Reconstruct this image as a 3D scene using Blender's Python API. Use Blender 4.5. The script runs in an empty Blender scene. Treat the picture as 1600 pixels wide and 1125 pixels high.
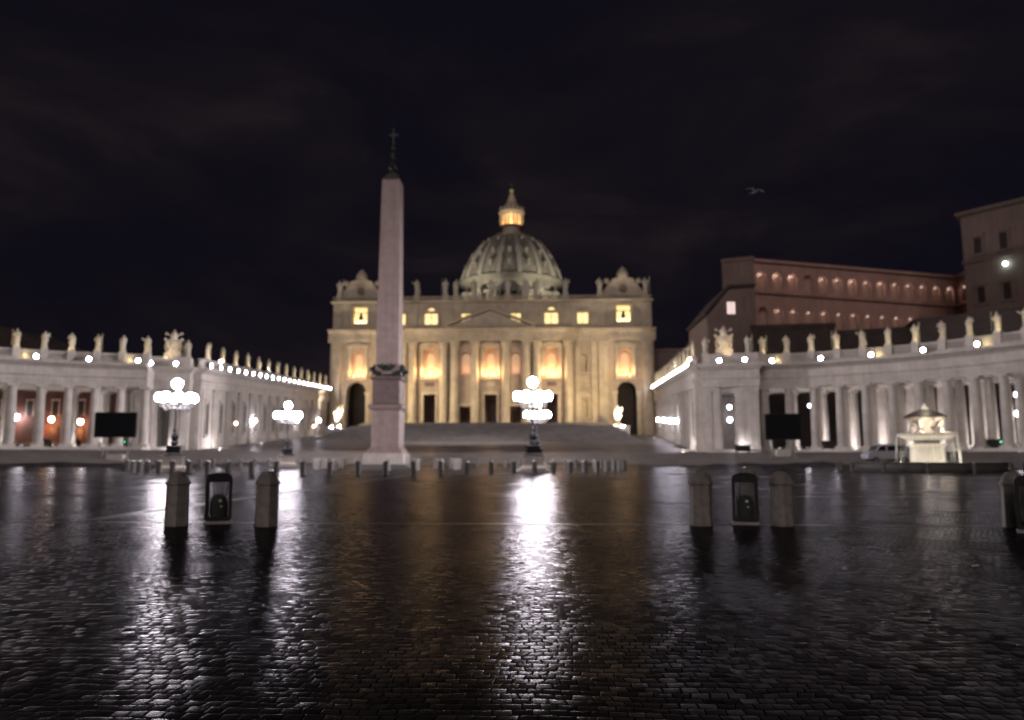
import bpy, bmesh, math, random
from mathutils import Vector, Matrix
from mathutils.geometry import tessellate_polygon
random.seed(7)
PI = math.pi
S = bpy.context.scene
COL = S.collection
AX, OY = -19.9, 96.0          # the square's axis (x) and the obelisk (y) in metres; the camera stands at x=0, y=0

# ------------------------------------------------------------------ camera
cd = bpy.data.cameras.new('camera'); cam = bpy.data.objects.new('camera', cd); COL.objects.link(cam)
cd.sensor_width = 36; cd.lens = 27.0; cd.clip_start = 0.1; cd.clip_end = 5000
yaw, pit = math.radians(2.651), math.radians(7.10)
cam.location = (0, 0, 1.7)
cam.rotation_euler = (PI/2 + pit, 0, yaw)
cd.dof.use_dof = True; cd.dof.focus_distance = 6.5; cd.dof.aperture_fstop = 0.95; cd.dof.aperture_blades = 0
S.camera = cam

# ------------------------------------------------------------------ night sky
wd = bpy.data.worlds.new('World'); S.world = wd; wd.use_nodes = True
nt = wd.node_tree; N = nt.nodes; L = nt.links; N.clear()
out = N.new('ShaderNodeOutputWorld'); bg = N.new('ShaderNodeBackground')
tc = N.new('ShaderNodeTexCoord'); mp = N.new('ShaderNodeMapping'); mp.inputs['Scale'].default_value = (2.2, 2.2, 5.5)
nz = N.new('ShaderNodeTexNoise'); nz.inputs['Scale'].default_value = 1.15; nz.inputs['Detail'].default_value = 5; nz.inputs['Roughness'].default_value = .55
nz.inputs['Distortion'].default_value = .4
rp = N.new('ShaderNodeValToRGB'); e = rp.color_ramp.elements
e[0].position = .40; e[0].color = (.0044, .0037, .0074, 1)
e[1].position = .80; e[1].color = (.0190, .0140, .0155, 1)
m2 = e.new(.55); m2.color = (.0068, .0053, .0082, 1)
sky = N.new('ShaderNodeTexSky'); sky.sky_type = 'NISHITA'; sky.sun_disc = False
sky.sun_elevation = math.radians(-9); sky.sun_rotation = math.radians(190)
add = N.new('ShaderNodeMixRGB'); add.blend_type = 'ADD'; add.inputs[0].default_value = .02
L.new(tc.outputs['Generated'], mp.inputs[0]); L.new(mp.outputs[0], nz.inputs['Vector']); L.new(nz.outputs['Fac'], rp.inputs[0])
L.new(rp.outputs[0], add.inputs[1]); L.new(sky.outputs[0], add.inputs[2])
L.new(add.outputs[0], bg.inputs[0]); bg.inputs[1].default_value = 1.0; L.new(bg.outputs[0], out.inputs[0])
# faint town glow coming from behind the camera
sl = bpy.data.lights.new('sun', 'SUN'); sl.energy = .62; sl.angle = math.radians(25); sl.color = (1, .85, .79)
so = bpy.data.objects.new('sun', sl); COL.objects.link(so); so.rotation_euler = (math.radians(74), 0, math.radians(-14))
S.view_settings.view_transform = 'Standard'; S.view_settings.look = 'None'; S.view_settings.exposure = 0; S.view_settings.gamma = 1
S.cycles.use_denoising = True; S.cycles.max_bounces = 5; S.cycles.diffuse_bounces = 3; S.cycles.glossy_bounces = 3
S.cycles.sample_clamp_indirect = 6; S.cycles.caustics_reflective = False; S.cycles.caustics_refractive = False

# ------------------------------------------------------------------ materials
def mat(name, col, rough=.7, var=.25, scale=1.5, bump=0., bscale=8., metal=0., streak=0., spec=.5, col2=None):
    m = bpy.data.materials.new(name); m.use_nodes = True
    t = m.node_tree; n = t.nodes; l = t.links; p = n['Principled BSDF']
    p.inputs['Roughness'].default_value = rough; p.inputs['Metallic'].default_value = metal
    p.inputs['Specular IOR Level'].default_value = spec
    c = n.new('ShaderNodeTexCoord')
    a = n.new('ShaderNodeTexNoise'); a.inputs['Scale'].default_value = scale; a.inputs['Detail'].default_value = 6; a.inputs['Roughness'].default_value = .6
    l.new(c.outputs['Object'], a.inputs['Vector'])
    r = n.new('ShaderNodeValToRGB'); lo = tuple(x*(1-var) for x in col) if col2 is None else col2
    r.color_ramp.elements[0].position = .3; r.color_ramp.elements[0].color = (*lo, 1)
    r.color_ramp.elements[1].position = .7; r.color_ramp.elements[1].color = (*[min(1, x*(1+var*.5)) for x in col], 1)
    l.new(a.outputs['Fac'], r.inputs[0]); src = r.outputs[0]
    if streak:
        mpn = n.new('ShaderNodeMapping'); mpn.inputs['Scale'].default_value = (1.3, 1.3, .09); l.new(c.outputs['Object'], mpn.inputs[0])
        b = n.new('ShaderNodeTexNoise'); b.inputs['Scale'].default_value = 1.6; b.inputs['Detail'].default_value = 5; l.new(mpn.outputs[0], b.inputs['Vector'])
        rr = n.new('ShaderNodeValToRGB'); rr.color_ramp.elements[0].position = .35; rr.color_ramp.elements[0].color = (1-streak,)*3+(1,)
        rr.color_ramp.elements[1].position = .6; rr.color_ramp.elements[1].color = (1, 1, 1, 1); l.new(b.outputs['Fac'], rr.inputs[0])
        mx = n.new('ShaderNodeMixRGB'); mx.blend_type = 'MULTIPLY'; mx.inputs[0].default_value = 1
        l.new(src, mx.inputs[1]); l.new(rr.outputs[0], mx.inputs[2]); src = mx.outputs[0]
    l.new(src, p.inputs['Base Color'])
    if bump:
        d = n.new('ShaderNodeTexNoise'); d.inputs['Scale'].default_value = bscale; d.inputs['Detail'].default_value = 4; l.new(c.outputs['Object'], d.inputs['Vector'])
        bn = n.new('ShaderNodeBump'); bn.inputs['Strength'].default_value = bump; bn.inputs['Distance'].default_value = .05
        l.new(d.outputs['Fac'], bn.inputs['Height']); l.new(bn.outputs[0], p.inputs['Normal'])
    return m
def emit(name, col, st, base=(.8, .8, .8)):
    m = bpy.data.materials.new(name); m.use_nodes = True; p = m.node_tree.nodes['Principled BSDF']
    p.inputs['Base Color'].default_value = (*base, 1); p.inputs['Roughness'].default_value = .4
    p.inputs['Emission Color'].default_value = (*col, 1); p.inputs['Emission Strength'].default_value = st
    return m
M = dict(
    trav=mat('travertine', (.49, .445, .415), .75, .22, .5, .3, 6, streak=.14),
    travw=mat('warm_travertine', (.50, .42, .32), .75, .22, .35, .3, 3, streak=.12),
    bollard=mat('weathered_travertine', (.26, .235, .22), .65, .35, 5, .5, 30, streak=.2),
    granite_dark=mat('dark_granite', (.10, .095, .09), .5, .3, 8, .3, 30),
    granite=mat('pale_granite', (.33, .30, .28), .6, .3, 6, .3, 30),
    pedestal_granite=mat('pedestal_granite', (.125, .085, .085), .5, .25, 2, .25, 9),
    red_granite=mat('red_granite', (.30, .225, .215), .55, .2, 1.2, .25, 9, streak=.15),
    statue=mat('statue_stone', (.50, .45, .37), .8, .35, 2.2, .4, 9),
    bronze=mat('bronze', (.035, .045, .042), .5, .3, 4, metal=.6),
    iron=mat('cast_iron', (.020, .019, .021), .6, .3, 6, .2, 20, spec=.2),
    bay=mat('shaded_travertine', (.41, .325, .25), .8, .2, .5, .3, 3, streak=.12),  # travertine front wall; dimmer light between the columns put into its colour
    step=mat('step_stone', (.16, .143, .135), .55, .35, .35, .3, 3),
    lead=mat('lead_and_shaded_drum', (.22, .205, .175), .55, .25, .25, streak=.35),
    gold=mat('gilded_ball', (.5, .42, .25), .35, .2, 1, metal=.5),
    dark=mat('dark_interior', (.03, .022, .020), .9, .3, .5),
    wood=mat('bronze_door', (.09, .045, .03), .6, .4, 1.2),
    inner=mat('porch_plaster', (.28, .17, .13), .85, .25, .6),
    pink=mat('pink_stucco', (.50, .33, .26), .85, .12, .5),
    brick=mat('ochre_plaster', (.52, .31, .265), .85, .2, .15, streak=.2),
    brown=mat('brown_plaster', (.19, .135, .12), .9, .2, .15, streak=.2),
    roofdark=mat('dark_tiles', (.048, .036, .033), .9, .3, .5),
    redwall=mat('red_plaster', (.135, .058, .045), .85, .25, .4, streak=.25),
    glass=mat('dark_glass', (.02, .02, .025), .12, .1, 1, spec=.8),
    screen=mat('screen_panel', (.008, .008, .010), .9, .2, 3, spec=.1),
    metal=mat('grey_metal', (.22, .22, .23), .4, .15, 5, metal=.6),
    greybox=mat('grey_boarding', (.33, .33, .38), .8, .06, .6),
    white=mat('white_paint', (.55, .55, .56), .35, .08, 2),
    rubber=mat('rubber', (.02, .02, .02), .8, .1, 5),
    strip=mat('travertine_band', (.075, .07, .07), .45, .35, 3, .3, 12, spec=.12),
    rubbish=mat('rubbish', (.03, .028, .03), .6, .6, 9, .6, 14),
    paper=mat('paper', (.75, .75, .73), .9, .05, 3),
    gull=mat('feathers', (.25, .25, .25), .9, .15, 6),
    globe=emit('lamp_globe', (1, .92, .95), 170),
    flood=emit('flood_lens', (.93, .88, 1), 170),
    lantern_low=emit('dim_lantern_glow', (.96, .93, 1), 10),
    lantern=emit('lantern_glow', (.96, .93, 1), 70),
    warmlan=emit('warm_lantern_glow', (1, .72, .50), 22),
    winy=emit('lit_window', (1, .72, .26), 1.25),
    winp=emit('pink_window', (1, .64, .36), .30, (.42, .28, .18)),
    winw=emit('pale_lit_window', (1, .74, .68), .8),
    lanwin=emit('lantern_window', (1, .50, .13), 1.7),
    bulb=emit('warm_bulb', (1, .70, .30), 5),
    led_g=emit('green_led', (.05, 1, .5), 1.6), led_b=emit('blue_led', (.1, .35, 1), 1.6), uplens=emit('uplight_lens', (1, .95, .92), 5),
    cold=emit('cold_lamp', (.72, 1, .93), 26),
    dimlamp=emit('loggia_lamp_glow', (1, .78, .66), 1.0),
    poolw=mat('foaming_water', (.75, .75, .72), .25, .1, 3, .6, 10),
)
def bag_mat():
    m = bpy.data.materials.new('clear_plastic'); m.use_nodes = True; t = m.node_tree; p = t.nodes['Principled BSDF']
    p.inputs['Base Color'].default_value = (.30, .29, .31, 1); p.inputs['Roughness'].default_value = .35
    p.inputs['Transmission Weight'].default_value = .85; p.inputs['IOR'].default_value = 1.05; p.inputs['Alpha'].default_value = .55
    w = t.nodes.new('ShaderNodeTexWave'); w.inputs['Scale'].default_value = 9; w.inputs['Distortion'].default_value = 3; w.inputs['Detail'].default_value = 2
    c = t.nodes.new('ShaderNodeTexCoord'); t.links.new(c.outputs['Object'], w.inputs['Vector'])
    b = t.nodes.new('ShaderNodeBump'); b.inputs['Strength'].default_value = .7; t.links.new(w.outputs['Fac'], b.inputs['Height']); t.links.new(b.outputs[0], p.inputs['Normal'])
    return m
M['bag'] = bag_mat()
def cobble_mat():
    # every stone's own tilt and its rounded edges are worked out in the shader as a slope, so the wet sheen stays right far away too
    m = bpy.data.materials.new('wet_cobbles'); m.use_nodes = True; t = m.node_tree; n = t.nodes; l = t.links; p = n['Principled BSDF']
    def lk(v, i):
        if isinstance(v, (int, float)): i.default_value = v
        else: l.new(v, i)
    def mth(op, a, b=0., c=0.):
        q = n.new('ShaderNodeMath'); q.operation = op; lk(a, q.inputs[0]); lk(b, q.inputs[1]); lk(c, q.inputs[2]); return q.outputs[0]
    def noise(vec, sc, det=2):
        q = n.new('ShaderNodeTexNoise'); q.inputs['Scale'].default_value = sc; q.inputs['Detail'].default_value = det; l.new(vec, q.inputs['Vector']); return q
    c = n.new('ShaderNodeTexCoord').outputs['Object']
    def cen(col, k):
        sb = n.new('ShaderNodeVectorMath'); sb.operation = 'SUBTRACT'; sb.inputs[1].default_value = (.5, .5, .5); l.new(col, sb.inputs[0])
        sc = n.new('ShaderNodeVectorMath'); sc.operation = 'SCALE'; sc.inputs['Scale'].default_value = k; l.new(sb.outputs[0], sc.inputs[0]); return sc.outputs[0]
    def vadd(a, b):
        q = n.new('ShaderNodeVectorMath'); l.new(a, q.inputs[0]); l.new(b, q.inputs[1]); return q.outputs[0]
    v = vadd(vadd(c, cen(noise(c, 5.5).outputs['Color'], .055)), cen(noise(c, .8).outputs['Color'], .24))
    sx = n.new('ShaderNodeSeparateXYZ'); l.new(v, sx.inputs[0])
    yy = mth('DIVIDE', sx.outputs[1], .120); row = mth('FLOOR', yy); fv = mth('SUBTRACT', mth('SUBTRACT', yy, row), .5)
    wn = n.new('ShaderNodeTexWhiteNoise'); wn.noise_dimensions = '1D'; l.new(row, wn.inputs['W'])
    xx = mth('ADD', mth('DIVIDE', sx.outputs[0], .128), mth('ADD', mth('MULTIPLY', row, .5), mth('MULTIPLY', wn.outputs['Value'], .3)))
    col = mth('FLOOR', xx); fu = mth('SUBTRACT', mth('SUBTRACT', xx, col), .5)
    cell = n.new('ShaderNodeCombineXYZ'); l.new(col, cell.inputs[0]); l.new(row, cell.inputs[1])
    w2 = n.new('ShaderNodeTexWhiteNoise'); w2.noise_dimensions = '2D'; l.new(cell.outputs[0], w2.inputs['Vector'])
    def dome(f): return mth('MULTIPLY_ADD', mth('POWER', mth('MULTIPLY', f, 2.06), 7), EDGE, mth('MULTIPLY', f, DOME))
    tilt = cen(w2.outputs['Color'], TILT); ts = n.new('ShaderNodeSeparateXYZ'); l.new(tilt, ts.inputs[0])
    fine = cen(noise(c, 26, 3).outputs['Color'], FINE); fs_ = n.new('ShaderNodeSeparateXYZ'); l.new(fine, fs_.inputs[0])
    big = cen(noise(c, .45, 3).outputs['Color'], .085); bs_ = n.new('ShaderNodeSeparateXYZ'); l.new(big, bs_.inputs[0])
    nx = mth('ADD', mth('ADD', dome(fu), mth('MULTIPLY', ts.outputs[0], 1.6)), mth('ADD', fs_.outputs[0], bs_.outputs[0]))
    ny = mth('ADD', mth('ADD', dome(fv), ts.outputs[1]), mth('ADD', fs_.outputs[1], bs_.outputs[1]))
    off = n.new('ShaderNodeCombineXYZ'); l.new(nx, off.inputs[0]); l.new(ny, off.inputs[1])
    ge = n.new('ShaderNodeNewGeometry'); sm_ = vadd(ge.outputs['Normal'], off.outputs[0])
    nr = n.new('ShaderNodeVectorMath'); nr.operation = 'NORMALIZE'; l.new(sm_, nr.inputs[0]); 
    gl_ = n.new('ShaderNodeBsdfAnisotropic'); gl_.distribution = 'BECKMANN'; gl_.inputs['Color'].default_value = (.94, .92, 1, 1); l.new(nr.outputs[0], gl_.inputs['Normal'])
    df = n.new('ShaderNodeBsdfDiffuse'); l.new(nr.outputs[0], df.inputs['Normal'])
    fr = n.new('ShaderNodeFresnel'); fr.inputs['IOR'].default_value = 1.38; l.new(nr.outputs[0], fr.inputs['Normal'])
    ms = n.new('ShaderNodeMixShader'); l.new(df.outputs[0], ms.inputs[1]); l.new(gl_.outputs[0], ms.inputs[2])
    l.new(ms.outputs[0], n['Material Output'].inputs['Surface']); n.remove(p)
    gap = mth('MAXIMUM', mth('ABSOLUTE', fu), mth('ABSOLUTE', fv))
    gm = n.new('ShaderNodeMapRange'); gm.interpolation_type = 'SMOOTHSTEP'; gm.inputs[1].default_value = .41; gm.inputs[2].default_value = .475; l.new(gap, gm.inputs[0])
    cr = n.new('ShaderNodeValToRGB'); cr.color_ramp.elements[0].color = (.020, .018, .019, 1); cr.color_ramp.elements[1].color = (.055, .049, .051, 1); l.new(w2.outputs['Value'], cr.inputs[0])
    mx = n.new('ShaderNodeMixRGB'); mx.inputs[2].default_value = (.006, .0055, .0055, 1); l.new(gm.outputs[0], mx.inputs[0]); l.new(cr.outputs[0], mx.inputs[1]); 
    # the outer walk in front of the colonnades and the church is paved in paler stone
    cx = n.new('ShaderNodeSeparateXYZ'); l.new(c, cx.inputs[0]); yr = mth('SUBTRACT', cx.outputs[1], OY)
    qx = mth('MAXIMUM', mth('SUBTRACT', mth('ABSOLUTE', mth('SUBTRACT', cx.outputs[0], AX)), 46.0), 0.0)
    dist = mth('SQRT', mth('ADD', mth('MULTIPLY', qx, qx), mth('MULTIPLY', yr, yr)))
    pm = n.new('ShaderNodeMapRange'); pm.inputs[1].default_value = 31.0; pm.inputs[2].default_value = 31.4; l.new(dist, pm.inputs[0])
    pale = mth('MULTIPLY', pm.outputs[0], mth('GREATER_THAN', yr, -4.0))
    pc = n.new('ShaderNodeMixRGB'); pc.inputs[1].default_value = (.15, .135, .13, 1); pc.inputs[2].default_value = (.25, .225, .21, 1); l.new(noise(c, .5, 5).outputs['Fac'], pc.inputs[0])
    pk = n.new('ShaderNodeMixRGB'); l.new(pale, pk.inputs[0]); l.new(mx.outputs[0], pk.inputs[1]); l.new(pc.outputs[0], pk.inputs[2])
    l.new(pk.outputs[0], df.inputs['Color'])
    wr = n.new('ShaderNodeMapRange'); wr.inputs[1].default_value = .32; wr.inputs[2].default_value = .68; wr.inputs[3].default_value = .20; wr.inputs[4].default_value = .30; l.new(noise(c, .2, 5).outputs['Fac'], wr.inputs[0])
    l.new(mth('MULTIPLY_ADD', gm.outputs[0], .4, wr.outputs[0]), gl_.inputs['Roughness'])
    l.new(mth('MULTIPLY', mth('MULTIPLY', fr.outputs[0], mth('MULTIPLY_ADD', pale, -.55, 1.0)), mth('MULTIPLY_ADD', gm.outputs[0], -.19, .20)), ms.inputs[0])
    return m
DOME, EDGE, TILT, FINE = .05, .20, .075, .05
M['cobble'] = cobble_mat()

# ------------------------------------------------------------------ mesh helpers
class MB:
    def __init__(s): s.v = []; s.f = []; s.x = Matrix.Identity(4)
    def at(s, m): s.x = m; return s
    def add(s, vs, fs):
        o = len(s.v); s.v += [tuple(s.x @ Vector(p)) for p in vs]; s.f += [tuple(o+i for i in f) for f in fs]; return s
    def box(s, x0, x1, y0, y1, z0, z1):
        return s.add([(x0, y0, z0), (x1, y0, z0), (x1, y1, z0), (x0, y1, z0), (x0, y0, z1), (x1, y0, z1), (x1, y1, z1), (x0, y1, z1)],
                     [(3, 2, 1, 0), (4, 5, 6, 7), (0, 1, 5, 4), (1, 2, 6, 5), (2, 3, 7, 6), (3, 0, 4, 7)])
    def lathe(s, pr, n=20, c=(0, 0), ph=0., sx=1., sy=1., caps=True):
        vs = []; fs = []; k = len(pr)
        for r, z in pr:
            for i in range(n):
                a = 2*PI*i/n + ph; vs.append((c[0]+sx*r*math.cos(a), c[1]+sy*r*math.sin(a), z))
        for j in range(k-1):
            for i in range(n):
                i2 = (i+1) % n; fs.append((j*n+i, j*n+i2, (j+1)*n+i2, (j+1)*n+i))
        if caps: fs.append(tuple(range(n-1, -1, -1))); fs.append(tuple((k-1)*n+i for i in range(n)))
        return s.add(vs, fs)
    def sphere(s, c, r, n=12, m=8, sz=1.):
        pr = [(max(1e-3, r*math.sin(PI*j/m)), c[2]-r*sz*math.cos(PI*j/m)) for j in range(m+1)]
        return s.lathe(pr, n, (c[0], c[1]))
    def tube(s, pts, rs, n=8, caps=True):
        pts = [Vector(p) for p in pts]; k = len(pts)
        if not hasattr(rs, '__len__'): rs = [rs]*k
        vs = []; fs = []
        for j, p in enumerate(pts):
            d = (pts[min(j+1, k-1)]-pts[max(j-1, 0)]).normalized()
            u = d.cross(Vector((0, 0, 1))); u = d.cross(Vector((0, 1, 0))) if u.length < .05 else u
            u.normalize(); w = d.cross(u)
            for i in range(n):
                a = 2*PI*i/n; vs.append(p+rs[j]*(u*math.cos(a)+w*math.sin(a)))
        for j in range(k-1):
            for i in range(n):
                i2 = (i+1) % n; fs.append((j*n+i, j*n+i2, (j+1)*n+i2, (j+1)*n+i))
        if caps: fs.append(tuple(range(n-1, -1, -1))); fs.append(tuple((k-1)*n+i for i in range(n)))
        return s.add(vs, fs)
    def prism(s, poly, y0, y1):          # polygon in (x, z) pushed from y0 to y1
        n = len(poly); vs = [(x, y0, z) for x, z in poly]+[(x, y1, z) for x, z in poly]
        fs = [(i, (i+1) % n, n+(i+1) % n, n+i) for i in range(n)]
        for t in tessellate_polygon([[Vector((x, z, 0)) for x, z in poly]]):
            fs.append(tuple(t)); fs.append(tuple(n+i for i in reversed(t)))
        return s.add(vs, fs)
    def sweep(s, path, prof, closed=True):   # prof: (offset to the right of the path, z above it)
        path = [Vector(p) for p in path]; k = len(path); n = len(prof); vs = []; fs = []
        for j, p in enumerate(path):
            a = (path[j]-path[j-1]) if j else (path[1]-path[0]); b = (path[j+1]-path[j]) if j < k-1 else a
            a = Vector((a.x, a.y)).normalized(); b = Vector((b.x, b.y)).normalized()
            t = (a+b).normalized(); q = 1/max(.3, t.dot(a)); nr = Vector((t.y, -t.x))*q
            for o, z in prof: vs.append((p.x+nr.x*o, p.y+nr.y*o, p.z+z))
        for j in range(k-1):
            for i in range(n if closed else n-1):
                i2 = (i+1) % n; fs.append((j*n+i, j*n+i2, (j+1)*n+i2, (j+1)*n+i))
        if closed:
            for t in tessellate_polygon([[Vector((o, z, 0)) for o, z in prof]]):
                fs.append(tuple(t)); fs.append(tuple((k-1)*n+i for i in reversed(t)))
        return s.add(vs, fs)
    def wall(s, outer, holes, y, depth):      # wall face at y with real openings pushed back by depth
        polys = [[Vector((x, z, 0)) for x, z in outer]]+[[Vector((x, z, 0)) for x, z in h] for h in holes]
        flat = [p for q in polys for p in q]
        s.add([(p.x, y, p.y) for p in flat], [tuple(t) for t in tessellate_polygon(polys)])
        for h in holes:
            n = len(h); s.add([(x, y, z) for x, z in h]+[(x, y+depth, z) for x, z in h], [(i, (i+1) % n, n+(i+1) % n, n+i) for i in range(n)])
        return s
    def build(s, name, m, parent=None, smooth=0, loc=None):
        me = bpy.data.meshes.new(name); me.from_pydata(s.v, [], s.f); me.validate()
        b = bmesh.new(); b.from_mesh(me); bmesh.ops.recalc_face_normals(b, faces=b.faces); b.to_mesh(me); b.free()
        me.materials.append(m if not isinstance(m, str) else M[m])
        if smooth:
            for q in me.polygons: q.use_smooth = True
            me.set_sharp_from_angle(angle=math.radians(smooth))
        o = bpy.data.objects.new(name, me); COL.objects.link(o)
        if parent: o.parent = parent
        if loc: o.location = loc
        return o
def tag(o, label, cat, group=None, kind=None):
    if label: o['label'] = label
    if cat: o['category'] = cat
    if group: o['group'] = group
    if kind: o['kind'] = kind
    return o
def thing(name, label, cat, loc=(0, 0, 0), rz=0., group=None):
    o = bpy.data.objects.new(name, None); COL.objects.link(o); o.location = loc; o.rotation_euler = (0, 0, rz); o.empty_display_size = .3
    return tag(o, label, cat, group)
def kids(o): return [c for c in bpy.data.objects if c.parent == o]
def clone(root, loc, rz, label):
    r = root.copy(); COL.objects.link(r); r.location = loc; r.rotation_euler = (0, 0, rz); r['label'] = label
    for c in TREE[root.name]:
        d = c[0].copy(); COL.objects.link(d); d.parent = r
        for g in c[1]: h = g.copy(); COL.objects.link(h); h.parent = d
    return r
TREE = {}
def learn(root): TREE[root.name] = [(c, kids(c)) for c in kids(root)]
def arch(cx, w, z0, z1, n=10):               # arched opening outline, z1 = crown
    r = w/2; zs = z1-r
    return [(cx-r, z0), (cx+r, z0)]+[(cx+r*math.cos(PI*i/n), zs+r*math.sin(PI*i/n)) for i in range(n+1)]
def rect(cx, w, z0, z1): return [(cx-w/2, z0), (cx+w/2, z0), (cx+w/2, z1), (cx-w/2, z1)]
def light(name, kind, loc, power, col, radius=.2, to=None, size=60, blend=.5, parent=None):
    l = bpy.data.lights.new(name, kind); l.energy = power; l.color = col; l.shadow_soft_size = radius
    o = bpy.data.objects.new(name, l); COL.objects.link(o); o.location = loc
    if kind == 'SPOT':
        l.spot_size = math.radians(size); l.spot_blend = blend
        o.rotation_euler = (Vector(to)-Vector(loc)).to_track_quat('-Z', 'Y').to_euler()
    if parent: o.parent = parent
    return o
ORD = ['first', 'second', 'third', 'fourth', 'fifth', 'sixth', 'seventh', 'eighth', 'ninth', 'tenth', 'eleventh', 'twelfth', 'thirteenth', 'fourteenth',
       'fifteenth', 'sixteenth', 'seventeenth', 'eighteenth', 'nineteenth', 'twentieth', 'twenty-first', 'twenty-second', 'twenty-third', 'twenty-fourth',
       'twenty-fifth', 'twenty-sixth', 'twenty-seventh', 'twenty-eighth', 'twenty-ninth', 'thirtieth']
NTH = ORD+['thirty-'+w for w in ORD[:9]]
def sm(a, b, x): t = max(0., min(1., (x-a)/(b-a))); return t*t*(3-2*t)
def gz(x, y):                                 # the square is a shallow bowl that climbs towards the church
    xr, yr = x-AX, y-OY
    e = math.hypot(xr/92, max(yr, 0)/46)
    z = (2.3+(.45 if xr < 0 else 0)*sm(10, 40, -xr))*sm(.60+.25*sm(25, 45, abs(xr)), 1.0, e)
    return z+max(0, yr-48)*.0525*sm(40, 60, yr)
def P(xr, yr, dz=0.): return (AX+xr, OY+yr, gz(AX+xr, OY+yr)+dz)

# ------------------------------------------------------------------ ground
def axis_pts(a, b, st): return [a+(b-a)*i/int((b-a)/st) for i in range(int((b-a)/st)+1)]
g = MB(); xs = [-2500, -800, -300]+axis_pts(-170, 130, 5)+[300, 800, 2500]; ys = [-600, -100, -20]+axis_pts(0, 275, 5)+[400, 800, 2500]
vs = [(x, y, gz(max(-170, min(130, x)), max(0, min(275, y)))) for y in ys for x in xs]; nx = len(xs)
g.add(vs, [(j*nx+i, j*nx+i+1, (j+1)*nx+i+1, (j+1)*nx+i) for j in range(len(ys)-1) for i in range(nx-1)])
o = g.build('ground', 'cobble', smooth=60); tag(o, None, None, kind='structure')
def strip(pts, w, lift=.004):
    b = MB(); n = 0; pts = [Vector(p) for p in pts]; vs = []
    fine = []
    for a, c in zip(pts, pts[1:]):
        k = max(1, int((c-a).length/2.5)); fine += [a.lerp(c, i/k) for i in range(k)]
    fine.append(pts[-1])
    for j, p in enumerate(fine):
        d = (fine[min(j+1, len(fine)-1)]-fine[max(0, j-1)]).normalized(); q = Vector((d.y, -d.x))*w/2
        for e_ in (p-q, p+q): vs.append((e_.x, e_.y, gz(e_.x, e_.y)+lift))
    b.add(vs, [(2*j, 2*j+1, 2*j+3, 2*j+2) for j in range(len(fine)-1)])
    return tag(b.build('path', 'strip'), None, None, kind='structure')
strip([(-12.2, 20.2, ), (-12.2, 66.5)], .55)
strip([(-60, 19.6), (60, 19.6)], .32)
strip([(6, 33), (60, 33)], .25, .006)

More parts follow.
